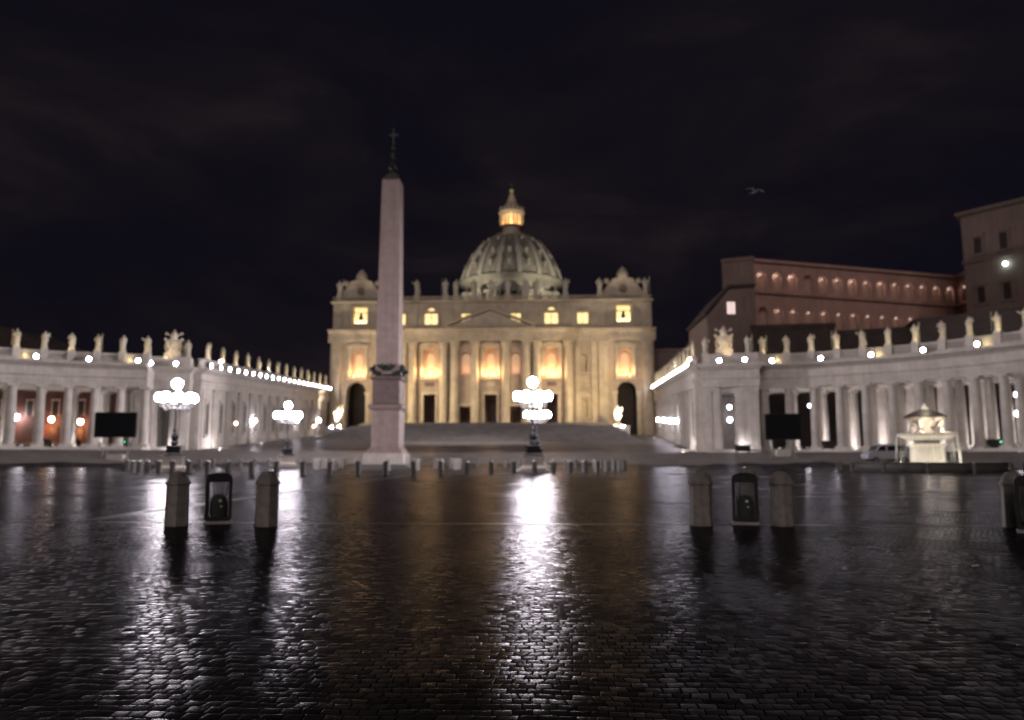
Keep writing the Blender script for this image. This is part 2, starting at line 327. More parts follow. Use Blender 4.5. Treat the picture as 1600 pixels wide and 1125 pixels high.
# ------------------------------------------------------------------ stone robed figures
def figure(b, h, var, rnd):
    n = 18; q = rnd.random()*6
    lv = [(0, .118, .115), (.03, .122, .12), (.12, .112, .105), (.28, .108, .10), (.42, .112, .10), (.52, .122, .10), (.62, .120, .095), (.72, .128, .092),
          (.79, .130, .085), (.825, .11, .075), (.85, .055, .055), (.865, .045, .048)]
    vs = []; fs = []; lean = .03*math.sin(q)
    for j, (z, rx, ry) in enumerate(lv):
        cx = lean*math.sin(z*4); k = .10 if z < .6 else .04
        for i in range(n):
            a = 2*PI*i/n; f = 1+k*math.sin(5*a+q+z*3)+k*.6*math.sin(9*a-q)
            vs.append((h*(cx+1.3*rx*f*math.cos(a)), 1.2*h*ry*f*math.sin(a), h*z))
    for j in range(len(lv)-1):
        for i in range(n): i2 = (i+1) % n; fs.append((j*n+i, j*n+i2, (j+1)*n+i2, (j+1)*n+i))
    fs.append(tuple((len(lv)-1)*n+i for i in range(n))); b.add(vs, fs)
    hx = lean*math.sin(3.5)*h
    b.sphere((hx, -.012*h, .918*h), .060*h, 10, 7, 1.3)
    b.sphere((hx, -.035*h, .885*h), .036*h, 8, 5, 1.2)          # beard
    def arm(sd, el, ha, r=.046):
        b.tube([(hx*.5+sd*.115*h, 0, .80*h), tuple(h*c for c in el), tuple(h*c for c in ha)], [r*1.25*h, r*h, r*.7*h], 8)
        b.sphere(tuple(h*c for c in ha), .026*h, 6, 4)
    if var == 0:
        arm(1, (.20, -.05, .68), (.26, -.08, .88)); arm(-1, (-.17, -.05, .63), (-.04, -.14, .64))
        b.tube([(.27*h, -.08*h, .02*h), (.26*h, -.08*h, 1.06*h)], .012*h, 6); b.tube([(.19*h, -.08*h, .97*h), (.33*h, -.08*h, .97*h)], .012*h, 6)
    elif var == 1:
        arm(1, (.17, -.04, .62), (.03, -.15, .66)); arm(-1, (-.17, -.04, .62), (-.05, -.15, .60))
        b.box(-.06*h, .05*h, -.18*h, -.13*h, .60*h, .72*h)
    elif var == 2:
        arm(-1, (-.21, -.06, .72), (-.31, -.12, .83)); arm(1, (.17, -.02, .61), (.10, -.14, .52))
        b.tube([(.10*h, -.12*h, .55*h), (.17*h, -.12*h, .30*h), (.20*h, -.08*h, .05*h)], [.05*h, .06*h, .05*h], 8)
    elif var == 3:
        arm(1, (.17, -.04, .62), (.15, -.16, .70)); arm(-1, (-.17, -.04, .62), (-.22, -.13, .72))
        b.lathe([(.055*h, .95*h), (.05*h, 1.0*h), (.004*h, 1.07*h)], 8, (hx, 0))
        b.tube([(-.23*h, -.13*h, .02*h), (-.22*h, -.13*h, .98*h), (-.18*h, -.13*h, 1.04*h)], .012*h, 6)
    elif var == 4:
        arm(1, (.22, .02, .70), (.20, -.06, .90)); arm(-1, (-.16, -.05, .60), (-.02, -.15, .52))
        b.tube([(-.15*h, -.02*h, .78*h), (0, -.13*h, .60*h), (.15*h, -.07*h, .42*h)], [.03*h, .045*h, .05*h], 8)
    else:
        arm(1, (.17, -.03, .60), (.12, -.12, .44)); arm(-1, (-.19, -.05, .66), (-.13, -.15, .82))
        b.tube([(.15*h, -.02*h, .79*h), (-.02*h, -.13*h, .62*h), (-.14*h, -.08*h, .38*h)], [.03*h, .045*h, .05*h], 8)
rnd = random.Random(3)
POSE = ['raising a tall cross staff', 'clasping a book to the chest', 'stretching one arm sideways', 'wearing a pointed mitre', 'lifting one hand high', 'gathering a heavy cloak']
smesh = {}
def statue(loc, rz, h, var, label, group, cat='statue'):
    key = (round(h, 1), var)
    if key not in smesh:
        b = MB(); b.box(-.17*h, .17*h, -.15*h, .15*h, -.06*h, 0.003*h); figure(b, h, var, rnd)
        o = b.build('stone_statue', 'statue', smooth=60); smesh[key] = o
    else:
        o = smesh[key].copy(); COL.objects.link(o)
    o.location = (loc[0], loc[1], loc[2]+.06*h); o.rotation_euler = (0, 0, rz)
    return tag(o, label, cat, group)

# ------------------------------------------------------------------ church
bas = thing('basilica', 'huge floodlit domed basilica with a columned yellow stone front closing the square', 'basilica', (AX, OY+171, 0))
holes = []; back = []
doors = [(0, 4.4, 12.1, 22.9), (-21.4, 4.2, 12.1, 22.9), (21.4, 4.2, 12.1, 22.9), (-8.8, 4.0, 12.1, 18.8), (8.8, 4.0, 12.1, 18.8)]
for d in doors: holes.append(rect(*d))
for x in (-47.4, 47.4): holes.append(arch(x, 6.8, 8.2, 27.3, 14))
logg = [0, -21.4, 21.4]
for x in logg: holes.append(arch(x, 5.0, 29.4, 39.6, 12))
for x in (-47, 47): holes.append(arch(x, 4.6, 29.4, 39.0, 12))
for x in (-8.8, 8.8): holes.append(arch(x, 3.4, 30.2, 37.8, 10))
for x in (-32.5, 32.5): holes.append(arch(x, 2.7, 31, 36.8, 10)); holes.append(arch(x, 2.7, 15.5, 21.2, 10))
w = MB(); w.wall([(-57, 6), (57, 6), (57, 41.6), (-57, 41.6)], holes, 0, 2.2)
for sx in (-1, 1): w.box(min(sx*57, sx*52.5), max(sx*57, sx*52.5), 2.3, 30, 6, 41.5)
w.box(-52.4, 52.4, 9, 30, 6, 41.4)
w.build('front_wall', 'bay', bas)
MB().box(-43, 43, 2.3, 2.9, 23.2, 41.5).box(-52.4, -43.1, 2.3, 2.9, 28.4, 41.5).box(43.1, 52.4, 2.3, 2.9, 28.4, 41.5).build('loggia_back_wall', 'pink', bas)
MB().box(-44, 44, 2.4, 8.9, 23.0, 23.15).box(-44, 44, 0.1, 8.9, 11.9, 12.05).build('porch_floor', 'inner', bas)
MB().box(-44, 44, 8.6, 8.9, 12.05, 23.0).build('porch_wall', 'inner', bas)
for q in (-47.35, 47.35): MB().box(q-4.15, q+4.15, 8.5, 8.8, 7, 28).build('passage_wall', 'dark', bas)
for x, wd_, z0, z1 in doors:
    MB().box(x-wd_*.36, x+wd_*.36, 8.3, 8.55, z0, z1-1.2).build('door', 'wood', bas)
# aedicule surrounds
for x in logg+[-47, 47]:
    big = abs(x) < 40
    b = MB(); hw = 3.0
    for s_ in (-1, 1): b.box(x+s_*hw-.35, x+s_*hw+.35, -.7, .0, 28.6, 39.4)
    b.box(x-hw-.8, x+hw+.8, -.9, 0, 39.5, 40.1)
    if big: b.prism([(x-hw-.8, 40.1)]+[(x+(hw+.8)*math.cos(PI-PI*i/8), 40.1+1.2*math.sin(PI*i/8)) for i in range(9)], -.85, 0)
    else: b.prism([(x-hw-.8, 40.1), (x+hw+.8, 40.1), (x, 41.4)], -.85, 0)
    b.build('window_surround', 'travw', bas)
    b = MB(); b.box(x-3.6, x+3.6, -1.5, -1.25, 28.2, 28.35).box(x-3.6, x+3.6, -1.5, -.003, 28.0, 28.2).box(x-3.6, x+3.6, -1.5, -1.3, 29.2, 29.4)
    for i in range(15): b.box(x-3.5+i*.5-.09, x-3.5+i*.5+.09, -1.48, -1.3, 28.35, 29.2)
    b.build('balcony', 'travw', bas)
    p = MB().prism(arch(x, 2.6, 29.8, 37.6, 10), 2.0, 2.25).build('loggia_window', 'winp', bas)
    b = MB()
    for i in (-1.35, 0, 1.35): b.lathe([(.22, 29.42), (.28, 29.75), (.1, 29.95)], 8, (x+i*1.2, .9))
    b.build('uplight', 'bulb', bas)
    light('loggia_light', 'POINT', (x, 1.2, 31.0), 25 if big else 60, (1, .58, .28), .5, parent=bas)
    [light('loggia_light', 'POINT', (x+q, -1.45, 30.6), 1700 if big else 1000, (1, .63, .29), .35, parent=bas) for q in (-1.6, 1.6)]
for x in (-8.8, 8.8):
    MB().prism(arch(x, 3.0, 30.4, 37.4, 10), 1.2, 1.5).build('arched_window', 'winp', bas)
    b = MB().prism(arch(x, 4.6, 29.6, 38.6, 10), -.35, -.003); b.build('window_moulding', 'pink', bas)
    light('loggia_light', 'POINT', (x, -.6, 32), 130, (1, .5, .3), .3, parent=bas)
# the moulding must stay open in the middle: rebuilt as a ring
for o in [c for c in kids(bas) if c.name.startswith('window_moulding')]: bpy.data.objects.remove(o)
for x in (-8.8, 8.8):
    b = MB(); a = arch(x, 3.5, 30.1, 37.9, 12); c = arch(x, 4.6, 29.6, 38.5, 12); n = len(a)
    b.add([(q[0], -.35, q[1]) for q in a]+[(q[0], -.35, q[1]) for q in c]+[(q[0], 0, q[1]) for q in a]+[(q[0], 0, q[1]) for q in c],
          [(i, (i+1) % n, n+(i+1) % n, n+i) for i in range(n)]+[(n+i, n+(i+1) % n, 3*n+(i+1) % n, 3*n+i) for i in range(n)]+[(i, (i+1) % n, 2*n+(i+1) % n, 2*n+i) for i in range(n)])
    b.build('window_moulding', 'pink', bas)
for x in (-32.5, 32.5):
    for z0, z1 in ((31, 36.8), (15.5, 21.2)):
        MB().prism(arch(x, 2.7, z0, z1, 10), 1.6, 1.8).build('niche', 'travw', bas)
    b = MB()
    for z in (14.6, 25.6, 30.2): b.box(x-2.4, x+2.4, -.45, -.003, z, z+.5)
    for s_ in (-1, 1): b.box(x+s_*2-.3, x+s_*2+.3, -.4, -.003, 15.1, 22)
    b.box(x-2.6, x+2.6, -.6, -.003, 22, 22.6); b.prism([(x-2.6, 22.6), (x+2.6, 22.6), (x, 24)], -.6, -.003)
    b.box(x-1.6, x+1.6, -.2, -.003, 26.6, 29.4)
    b.build('niche_surround', 'travw', bas)
for x in (-21.4, 21.4, 0): MB().box(x-1.7, x+1.7, -.2, -.003, 25.8, 27.3).build('relief_panel', 'brown' if x else 'travw', bas)
for d in doors:
    b = MB(); x, wd_, z0, z1 = d
    for s_ in (-1, 1): b.box(x+s_*(wd_/2+.4)-.38, x+s_*(wd_/2+.4)+.38, -.4, -.003, z0, z1)
    b.box(x-wd_/2-1, x+wd_/2+1, -.6, -.003, z1, z1+.9); b.build('door_surround', 'travw', bas)
for x in (-47.4, 47.4):
    b = MB()
    for s_ in (-1, 1): b.box(x+s_*4.1-.65, x+s_*4.1+.65, -.5, -.003, 7, 23).box(x+s_*4.1-.95, x+s_*4.1+.95, -.75, -.003, 23, 23.9)
    b.build('arch_pier', 'travw', bas)
# giant order
def corinth(r, h):
    return [(r*1.42, 0), (r*1.42, .5), (r*1.3, .55), (r*1.36, .9), (r*1.12, 1.15), (r*1.2, 1.45), (r*1.0, 1.7), (r*1.0, h*.35), (r*.95, h*.65), (r*.87, h-3.3),
            (r*.95, h-3.2), (r*.9, h-3.05), (r*1.0, h-2.4), (r*1.2, h-2.2), (r*.98, h-2.05), (r*1.12, h-1.4), (r*1.35, h-1.15), (r*1.1, h-1.0), (r*1.28, h-.5)]
for x in (-27.3, -16.4, -12.6, -5.4, 5.4, 12.6, 16.4, 27.3):
    c = MB(); c.lathe(corinth(1.38, 29.4), 20, (x, -1.25)); c.box(x-1.95, x+1.95, -2.55, 1.4*0-.003, 41.0-.05, 41.55) if False else c.box(x-1.9, x+1.9, -3.15, -.003, 28.9, 29.45)
    o = c.build('column', 'travw', bas, smooth=40, loc=(0, 0, 12.1))
for x in (-54.6, -39.4, 39.4, 54.6, -30.6, 30.6, -36.2, 36.2):
    wd_ = 1.5 if abs(x) in (39.4, 54.6) else .9; z0 = 12.1 if abs(x) < 38 else 7.5
    c = MB().box(x-wd_-.35, x+wd_+.35, -1.15, -.003, z0, z0+1.6).box(x-wd_, x+wd_, -.8, -.003, z0+1.6, 38.2)
    c.box(x-wd_*1.05, x+wd_*1.05, -.95, -.003, 38.2, 38.5).box(x-wd_*1.0, x+wd_*1.0, -.85, -.003, 38.5, 39.6).box(x-wd_*1.2, x+wd_*1.2, -1.1, -.003, 39.6, 40.0).box(x-wd_*1.05, x+wd_*1.05, -.95, -.003, 40, 40.8).box(x-wd_*1.3, x+wd_*1.3, -1.25, -.003, 40.8, 41.55)
    c.build('pilaster', 'travw', bas)
ent = [(.5, 41.6), (-.9, 41.6), (-.9, 42.5), (-1.1, 42.5), (-1.1, 43.1), (-.95, 43.2), (-.95, 44.5), (-1.5, 44.8), (-1.6, 45.1), (-2.5, 45.3), (-2.6, 45.9), (.5, 46.1)]
def ex(b, prof, x0, x1, dy):
    n = len(prof); b.add([(x0, y+dy, z) for y, z in prof]+[(x1, y+dy, z) for y, z in prof], [(i, (i+1) % n, n+(i+1) % n, n+i) for i in range(n)])
    for t in tessellate_polygon([[Vector((y, z, 0)) for y, z in prof]]): b.f.append(tuple(len(b.v)-2*n+i for i in t)); b.f.append(tuple(len(b.v)-n+i for i in t))
b = MB(); ex(b, ent, -57.6, -42.5, -.15); ex(b, ent, 42.5, 57.6, -.15); ex(b, ent, -42.5, -29.8, 0.25); ex(b, ent, 29.8, 42.5, .25); ex(b, ent, -29.8, -15, -1.5); ex(b, ent, 15, 29.8, -1.5); ex(b, ent, -15, 15, -2.1)
b.build('entablature', 'travw', bas)
b = MB(); b.prism([(-14.6, 46.4), (14.6, 46.4), (0, 52.0)], -3.0, -1.4); b.box(-15.6, 15.6, -4.5, -1.3, 46.15, 46.5)
for s_ in (-1, 1): b.prism([(s_*15.8, 46.5), (0, 52.4), (0, 53.1), (s_*15.8, 47.3)], -4.4, -1.35)
b.box(-2, 2, -3.3, -3.0, 47.4, 50.2); b.build('pediment', 'travw', bas)
ah = []
for x in (-21.4, 21.4): ah.append(rect(x, 4.7, 48, 52.0)); ah.append(arch(x, 2.6, 52.9, 54.1, 8))
for x in (-8.8, 8.8): ah.append(rect(x, 3.5, 48.5, 51.9))
for x in (-32.5, 32.5): ah.append(rect(x, 3.8, 48, 52))
for x in (-46.8, 46.8): ah.append(rect(x, 4.9, 48.6, 54.4))
ah.append(rect(0, 3.6, 52.99, 53.6)) if False else None
w = MB(); w.wall([(-56.6, 46.0), (56.6, 46.0), (56.6, 55.6), (-56.6, 55.6)], ah, .8, 1.5); w.box(-56.6, 56.6, 4.2, 29, 46, 55.5); w.box(-56.6, -50.5, .81, 4.2, 46, 55.5); w.box(50.5, 56.6, .81, 4.2, 46, 55.5)
w.build('attic_wall', 'travw', bas)
for x in (-21.4, 21.4):
    f = MB().box(x-2.45, x+2.45, 2.2, 2.4, 47.9, 52.1).build('attic_window', 'winy', bas); MB().box(x-.1, x+.1, 2.05, 2.2, 48, 52).box(x-2.3, x+2.3, 2.05, 2.19, 50.6, 50.75).build('glazing_bars', 'wood', f)
    MB().box(x-1.4, x+1.4, 2.2, 2.4, 52.8, 54.2).build('lunette', 'winy', bas)
    b = MB()
    for s_ in (-1, 1): b.box(x+s_*2.9-.4, x+s_*2.9+.4, .3, .797, 47.3, 52.4)
    b.prism([(x-3.8, 52.3)]+[(x+3.8*math.cos(PI-PI*i/10), 52.3+2.7*math.sin(PI*i/10)) for i in range(11)]+[(x+3.8, 52.3)]+[(x+3.1*math.cos(PI*i/10), 52.3+2.1*math.sin(PI*i/10)) for i in range(11)], .2, .797)
    b.build('attic_surround', 'travw', bas)
for x in (-8.8, 8.8, -32.5, 32.5):
    f = MB().box(x-1.9, x+1.9, 2.2, 2.4, 47.9, 52.1).build('attic_window', 'winy', bas); MB().box(x-.1, x+.1, 2.05, 2.2, 48, 52).build('glazing_bars', 'wood', f)
    b = MB(); hw = 2.3
    for s_ in (-1, 1): b.box(x+s_*hw-.3, x+s_*hw+.3, .4, .797, 47.4, 52.3)
    b.box(x-hw-.4, x+hw+.4, .35, .797, 52.3, 52.8); b.build('attic_surround', 'travw', bas)
for x in (-46.8, 46.8):
    MB().box(x-2.5, x+2.5, 2.9, 3.1, 48.5, 54.5).build('belfry_back', 'winy', bas)
    b = MB(); b.lathe([(.95, 50.0), (.9, 50.3), (.6, 51.2), (.5, 52.1), (.2, 52.4)], 12, (x, 1.9)); b.box(x-2.4, x+2.4, 1.8, 2.0, 52.4, 52.7); b.build('bell', 'bronze', bas)
    b = MB()
    for i in (-1.7, -.6, .6, 1.7): b.lathe([(.3, 48.65), (.36, 49.2), (.15, 49.5)], 8, (x+i, 1.3))
    b.build('uplight', 'bulb', bas)
    light('belfry_light', 'POINT', (x, 1.4, 50.6), 1500, (1, .66, .24), .5, parent=bas)
    b = MB()
    for s_ in (-1, 1): b.box(x+s_*3.2-.4, x+s_*3.2+.4, .3, .797, 47.2, 54.4)
    b.box(x-3.9, x+3.9, .2, .797, 54.4, 55.0); b.build('attic_surround', 'travw', bas)
for x in (-54.4, -39.4, -27.3, -14.6, 14.6, 27.3, 39.4, 54.4): MB().box(x-1.2, x+1.2, .35, .797, 46.4, 55.5).build('attic_pilaster', 'travw', bas)
b = MB(); ex(b, [(1, 55.6), (.2, 55.7), (-.6, 56.0), (-.7, 56.4), (1.4, 56.5)], -57.2, 57.2, 0); b.build('attic_cornice', 'travw', bas)
b = MB(); b.box(-56.8, 56.8, .3, 1.1, 56.45, 56.75).box(-56.8, 56.8, .3, 1.1, 57.75, 58.05)
x = -56.5
while x < 56.6: b.box(x-.13, x+.13, .55, .85, 56.75, 57.75); x += .55
for x in (-54.5, -38.5, -26.5, -16.2, -12.4, -6, 0, 6, 12.4, 16.2, 26.5, 38.5, 54.5): b.box(x-1, x+1, .2, 1.2, 56.7, 58.25)
b.build('parapet', 'travw', bas)
# clock gables
for x in (-46.8, 46.8):
    b = MB(); b.prism([(x-9, 56.5), (x+9, 56.5), (x+8.6, 58.2), (x+6.2, 59.0), (x+4.8, 61.2), (x+4.0, 63.2), (x-4.0, 63.2), (x-4.8, 61.2), (x-6.2, 59.0), (x-8.6, 58.2)], 1.3, 3.2)
    b.prism([(x+4.3*math.cos(PI*i/10), 63.2+1.4*math.sin(PI*i/10)) for i in range(11)], 1.1, 3.3)
    b.lathe([(1.9, 64.4), (2.2, 65.2), (2.0, 66.4), (1.3, 67.6), (.4, 68.3), (.05, 68.8)], 12, (x, 2.2))
    for s_ in (-1, 1): b.tube([(x+s_*8.6, 2.2, 57.6), (x+s_*7.0, 1.6, 58.6), (x+s_*5.4, 1.6, 60.6), (x+s_*4.4, 1.8, 62.6)], [.9, .7, .7, .6], 8); b.sphere((x+s_*5.6, 2.2, 63.4), 1.1, 8, 6)
    gbl = b.build('clock_gable', 'travw', bas, smooth=35)
    MB().at(Matrix.Translation((x, 1.28, 60.4)) @ Matrix.Rotation(PI/2, 4, 'X')).lathe([(2.0, 0), (2.0, .25), (1.6, .3)], 20).build('clock_rim', 'travw', gbl, smooth=30)
    MB().at(Matrix.Translation((x, .97, 60.4)) @ Matrix.Rotation(PI/2, 4, 'X')).lathe([(1.55, 0), (1.55, .03)], 20).build('clock_face', 'brown', gbl)
MB().box(-50, 50, 30.1, 120, 6, 46).box(-14, 14, 30.1, 125, 46, 54).build('nave', 'travw', bas)
# dome
DY = 159.0
dm = MB(); prof = [(28.4, 98), (27.9, 100.5), (26.7, 104), (25.2, 107.5), (23.5, 111), (21.4, 114.5), (18.9, 118), (16.0, 121), (13.0, 123.2), (10.4, 124.5), (8.4, 125.2)]
dm.lathe(prof, 64, (0, DY)); dome = dm.build('dome', 'lead', bas, smooth=50)
for k in range(16):
    a = 2*PI*(k+.5)/16+PI/2*0; c, s_ = math.cos(a), math.sin(a); b = MB(); vs = []
    for r, z in prof:
        wr = .55+.9*(r/28); r0 = r-.3; r1 = r+.9
        for rr, ww in ((r0, wr), (r1, wr*.75), (r1, -wr*.75), (r0, -wr)): vs.append((rr*c-ww*s_, DY+rr*s_+ww*c, z))
    n = len(prof); b.add(vs, [(4*j+i, 4*j+(i+1) % 4, 4*j+4+(i+1) % 4, 4*j+4+i) for j in range(n-1) for i in range(4)]); b.build('rib', 'granite', dome)
for k in range(16):
    a = 2*PI*k/16
    for r, z, q in ((26.4, 104.4, 1.25), (22.6, 112.0, 1.0), (16.2, 120.4, .7)):
        if math.sin(a) > .35: continue
        b = MB().at(Matrix.Translation((0, DY, 0)) @ Matrix.Rotation(a-PI/2*3, 4, 'Z')); b.box(-q*.8, q*.8, -r-.9, -r+1.5, z-q, z+q*.9); b.prism([(-q*1.2, z+q*.9), (q*1.2, z+q*.9), (0, z+q*1.9)], -r-1.1, -r+1.5)
        b.build('dormer', 'lead', dome)
dr = MB(); dr.lathe([(25.5, 72), (25.5, 88), (28.6, 88.3), (28.6, 89.6), (25.8, 89.9), (25.8, 95.5), (27.5, 95.7), (29.6, 97.0), (29.6, 98.0), (26, 98.4)], 64, (0, DY)); drum = dr.build('drum', 'lead', bas, smooth=30)  # stone drum in the dark lead tone: its dimness is put into the colour
for k in range(16):
    a = 2*PI*(k+.5)/16; x, y = 28.3*math.cos(a), DY+28.3*math.sin(a)
    b = MB().at(Matrix.Translation((0, DY, 0)) @ Matrix.Rotation(a+PI/2, 4, 'Z')); b.box(-1.6, 1.6, -30.2, -25.4, 74, 76); b.box(-1.9, 1.9, -30.8, -25.4, 88.35, 89.9); b.box(-1.2, 1.2, -28.2, -25.4, 76, 88.25)
    for q in (-.95, .95): b.lathe([(.72, 76), (.6, 76.6), (.58, 84), (.5, 86.8), (.8, 88.3)], 10, (q, -29.3))
    b.build('buttress', 'lead', drum, smooth=40)  # buttresses darkened like the drum, shade put into their colour
    a = 2*PI*k/16
    if math.sin(a) < .35:
        b = MB().at(Matrix.Translation((0, DY, 0)) @ Matrix.Rotation(a-PI/2*3, 4, 'Z')); b.box(-1.6, 1.6, -25.75, -25.3, 77, 84); b.build('drum_window', 'dark', drum)
        b = MB().at(Matrix.Translation((0, DY, 0)) @ Matrix.Rotation(a-PI/2*3, 4, 'Z')); b.prism([(-2.4, 84.6), (2.4, 84.6), (0, 86.4)], -26.6, -25.4); b.build('drum_pediment', 'travw', drum)
b = MB(); b.lathe([(9.2, 124.6), (9.4, 125.9), (8.8, 126.0), (6.0, 126.1), (5.2, 126.4), (5.2, 131), (7.2, 131.1), (7.2, 131.5), (4.7, 131.6), (4.7, 138.6), (7.3, 139.0), (7.5, 139.7), (6.4, 140), (6.0, 141.3), (4.6, 142.3), (3.2, 145.0), (2.2, 147.8), (1.4, 150.2), (.8, 151.4), (.7, 151.8)], 32, (0, DY))
lan = b.build('lantern', 'travw', bas, smooth=30)
for k in range(16):
    a = 2*PI*(k+.5)/16; b = MB().at(Matrix.Translation((0, DY, 0)) @ Matrix.Rotation(a+PI/2, 4, 'Z'))
    for q in (-.5, .5): b.lathe([(.42, 131.5), (.34, 131.9), (.3, 138.2), (.42, 138.7)], 8, (q*.9, -6.5))
    b.build('lantern_column', 'travw', lan, smooth=40)
    b = MB().at(Matrix.Translation((0, DY, 0)) @ Matrix.Rotation(2*PI*k/16+PI/2, 4, 'Z')); b.box(-.62, .62, -4.95, -4.6, 131.9, 138.2); b.build('lantern_window', 'lanwin', lan)
    b = MB().at(Matrix.Translation((0, DY, 0)) @ Matrix.Rotation(a+PI/2, 4, 'Z')); b.lathe([(.5, 139.8), (.55, 140.8), (.25, 141.4), (.4, 142), (.05, 142.8)], 8, (0, -6.6)); b.build('candelabrum', 'travw', lan)
MB().sphere((0, DY, 153.0), 1.35, 16, 10).build('ball', 'gold', lan, smooth=60)
b = MB(); b.box(-.16, .16, DY-.16, DY+.16, 154.2, 158); b.box(-1.1, 1.1, DY-.16, DY+.16, 156.3, 156.65); b.build('cross', 'bronze', lan)
for k in range(8): a = 2*PI*k/8; light('lantern_lamp', 'POINT', (5.9*math.cos(a), DY+5.9*math.sin(a), 132.2), 300, (1, .56, .18), .4, parent=bas)
# side wing of the palace beside the church and dark blocks behind
wing = thing('palace_wing', 'dark brown masonry block squeezed between the basilica and the stepped red palace', 'building', (AX+62, OY+178, 0))
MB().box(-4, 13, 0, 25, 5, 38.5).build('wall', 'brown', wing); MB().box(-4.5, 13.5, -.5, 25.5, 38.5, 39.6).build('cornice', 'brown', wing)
for i in range(3): MB().box(-1+i*5, .8+i*5, -.12, -.003, 29, 33).build('window', 'dark', wing)
b = MB(); b.box(12.4, 26, 3, 26, 5, 44); b.box(12, 26.4, 2.5, 26.4, 44, 45); b.build('rear_block', 'roofdark', wing)

FST = [-54.5, -38.5, -26.5, -16.2, -12.4, -6, 0, 6, 12.4, 16.2, 26.5, 38.5, 54.5]
for i, x in enumerate(FST):
    k = abs(i-6); side = 'obelisk side' if i < 6 else 'lamplit side'
    lb = ('tall stone statue at the middle of the basilica parapet before the dome' if k == 0 else
          f'{POSE[i%6].split()[0]} stone statue, {ORD[k-1]} from the middle of the basilica parapet, {"by the obelisk" if i < 6 else "palace-side"}')
    lb = lb.replace('raising stone', 'staff-raising stone').replace('clasping stone', 'book-clasping stone').replace('stretching stone', 'arm-stretching stone').replace('wearing stone', 'mitred stone').replace('lifting stone', 'hand-lifting stone').replace('gathering stone', 'cloaked stone')
    statue((AX+x, OY+171.7, 58.25), 0, 5.7, i % 6, lb, 'statues on the basilica parapet')

# flights of steps up to the church
st = MB(); z = 4.6; y = 200.0; hwid = 45.0; i = 0; flat = 0
while z < 12.0:
    st.box(AX-hwid, AX+hwid, y, 268.5, z-1.2-.003*i, z+.17); z += .17; i += 1
    y += .62 if i % 12 else 6.0
    hwid -= .14
tag(st.build('stone_steps', 'step'), None, None, kind='structure')

# ------------------------------------------------------------------ obelisk
ob = thing('obelisk', 'tall pink granite obelisk on a stepped pedestal with a bronze cross on top', 'obelisk', (AX-.15, OY, 0))
def sq(b, lv, ch=.0):
    b.lathe([(w*math.sqrt(2), z) for w, z in lv], 4, ph=PI/4); return b
sq(MB(), [(3.7, 0), (3.7, .22), (3.3, .22), (3.3, .45), (2.9, .45), (2.9, .66)]).build('steps', 'granite_dark', ob)
sq(MB(), [(2.45, .66), (2.45, 1.95), (2.3, 2.0)]).build('plinth', 'trav', ob)
sq(MB(), [(2.2, 2.0), (2.2, 2.3), (1.95, 2.5), (1.8, 2.75), (1.72, 2.8), (1.72, 7.2), (1.8, 7.3), (2.1, 7.6), (2.15, 7.9), (1.85, 8.05)]).build('lower_pedestal', 'red_granite', ob)
sq(MB(), [(1.75, 8.05), (1.7, 8.2), (1.7, 11.0), (1.85, 11.1), (2.0, 11.35), (2.0, 11.5), (1.5, 11.6)]).build('upper_pedestal', 'pedestal_granite', ob)
for sx in (-1, 1):
    for sy in (-1, 1):
        b = MB(); x, y = sx*1.45, sy*1.45       # a crouching lion at each corner carries the shaft
        b.tube([(x*.5, y*.9, 11.85), (x*.9, y*1.0, 11.95), (x*1.2, y*1.05, 12.15)], [.3, .34, .26], 8); b.sphere((x*1.32, y*1.12, 12.4), .32, 8, 6)
        for q in (.8, 1.15): b.tube([(x*q, y*1.1, 12.0), (x*q+sx*.1, y*1.22, 11.55)], [.13, .1], 6)
        b.tube([(x*.5, y*.9, 11.9), (x*.3, y*1.05, 12.3), (x*.45, y*1.1, 12.7)], .07, 6)
        b.build('bronze_lion', 'bronze', ob, smooth=60)
b = MB()
for k in range(4):
    b.at(Matrix.Rotation(k*PI/2, 4, 'Z')); b.sphere((0, -1.75, 12.5), .42, 8, 6)
    b.tube([(-1.1, -1.7, 12.9), (-.5, -1.85, 12.45), (.5, -1.85, 12.45), (1.1, -1.7, 12.9)], .14, 6); b.tube([(-.7, -1.8, 12.7), (-.45, -1.8, 13.1)], .12, 6); b.tube([(.7, -1.8, 12.7), (.45, -1.8, 13.1)], .12, 6)
b.build('bronze_eagles', 'bronze', ob, smooth=60)
sq(MB(), [(1.48, 11.9), (1.45, 12.6), (1.16, 37.0), (1.13, 37.2)]).build('shaft', 'red_granite', ob)
sq(MB(), [(1.13, 37.2), (.75, 38.0), (.3, 38.5)]).build('pyramidion', 'granite_dark', ob)
b = MB(); b.lathe([(.3, 38.4), (.34, 38.7), (.25, 39.0)], 8)
for q in (-.3, 0, .3): b.lathe([(.02, 38.9+.3*(q == 0)), (.32, 39.1+.3*(q == 0)), (.28, 39.6+.3*(q == 0)), (.02, 40.1+.4*(q == 0))], 8, (q, 0))
b.lathe([(.28, 40.3), (.5, 40.8), (.45, 41.2), (.08, 41.6)], 8); b.sphere((0, 0, 41.9), .34, 8, 6); b.build('mount_finial', 'bronze', ob, smooth=50)
b = MB(); b.box(-.07, .07, -.07, .07, 42.1, 44.6); b.box(-.6, .6, -.06, .06, 43.6, 43.74); b.build('cross', 'bronze', ob)

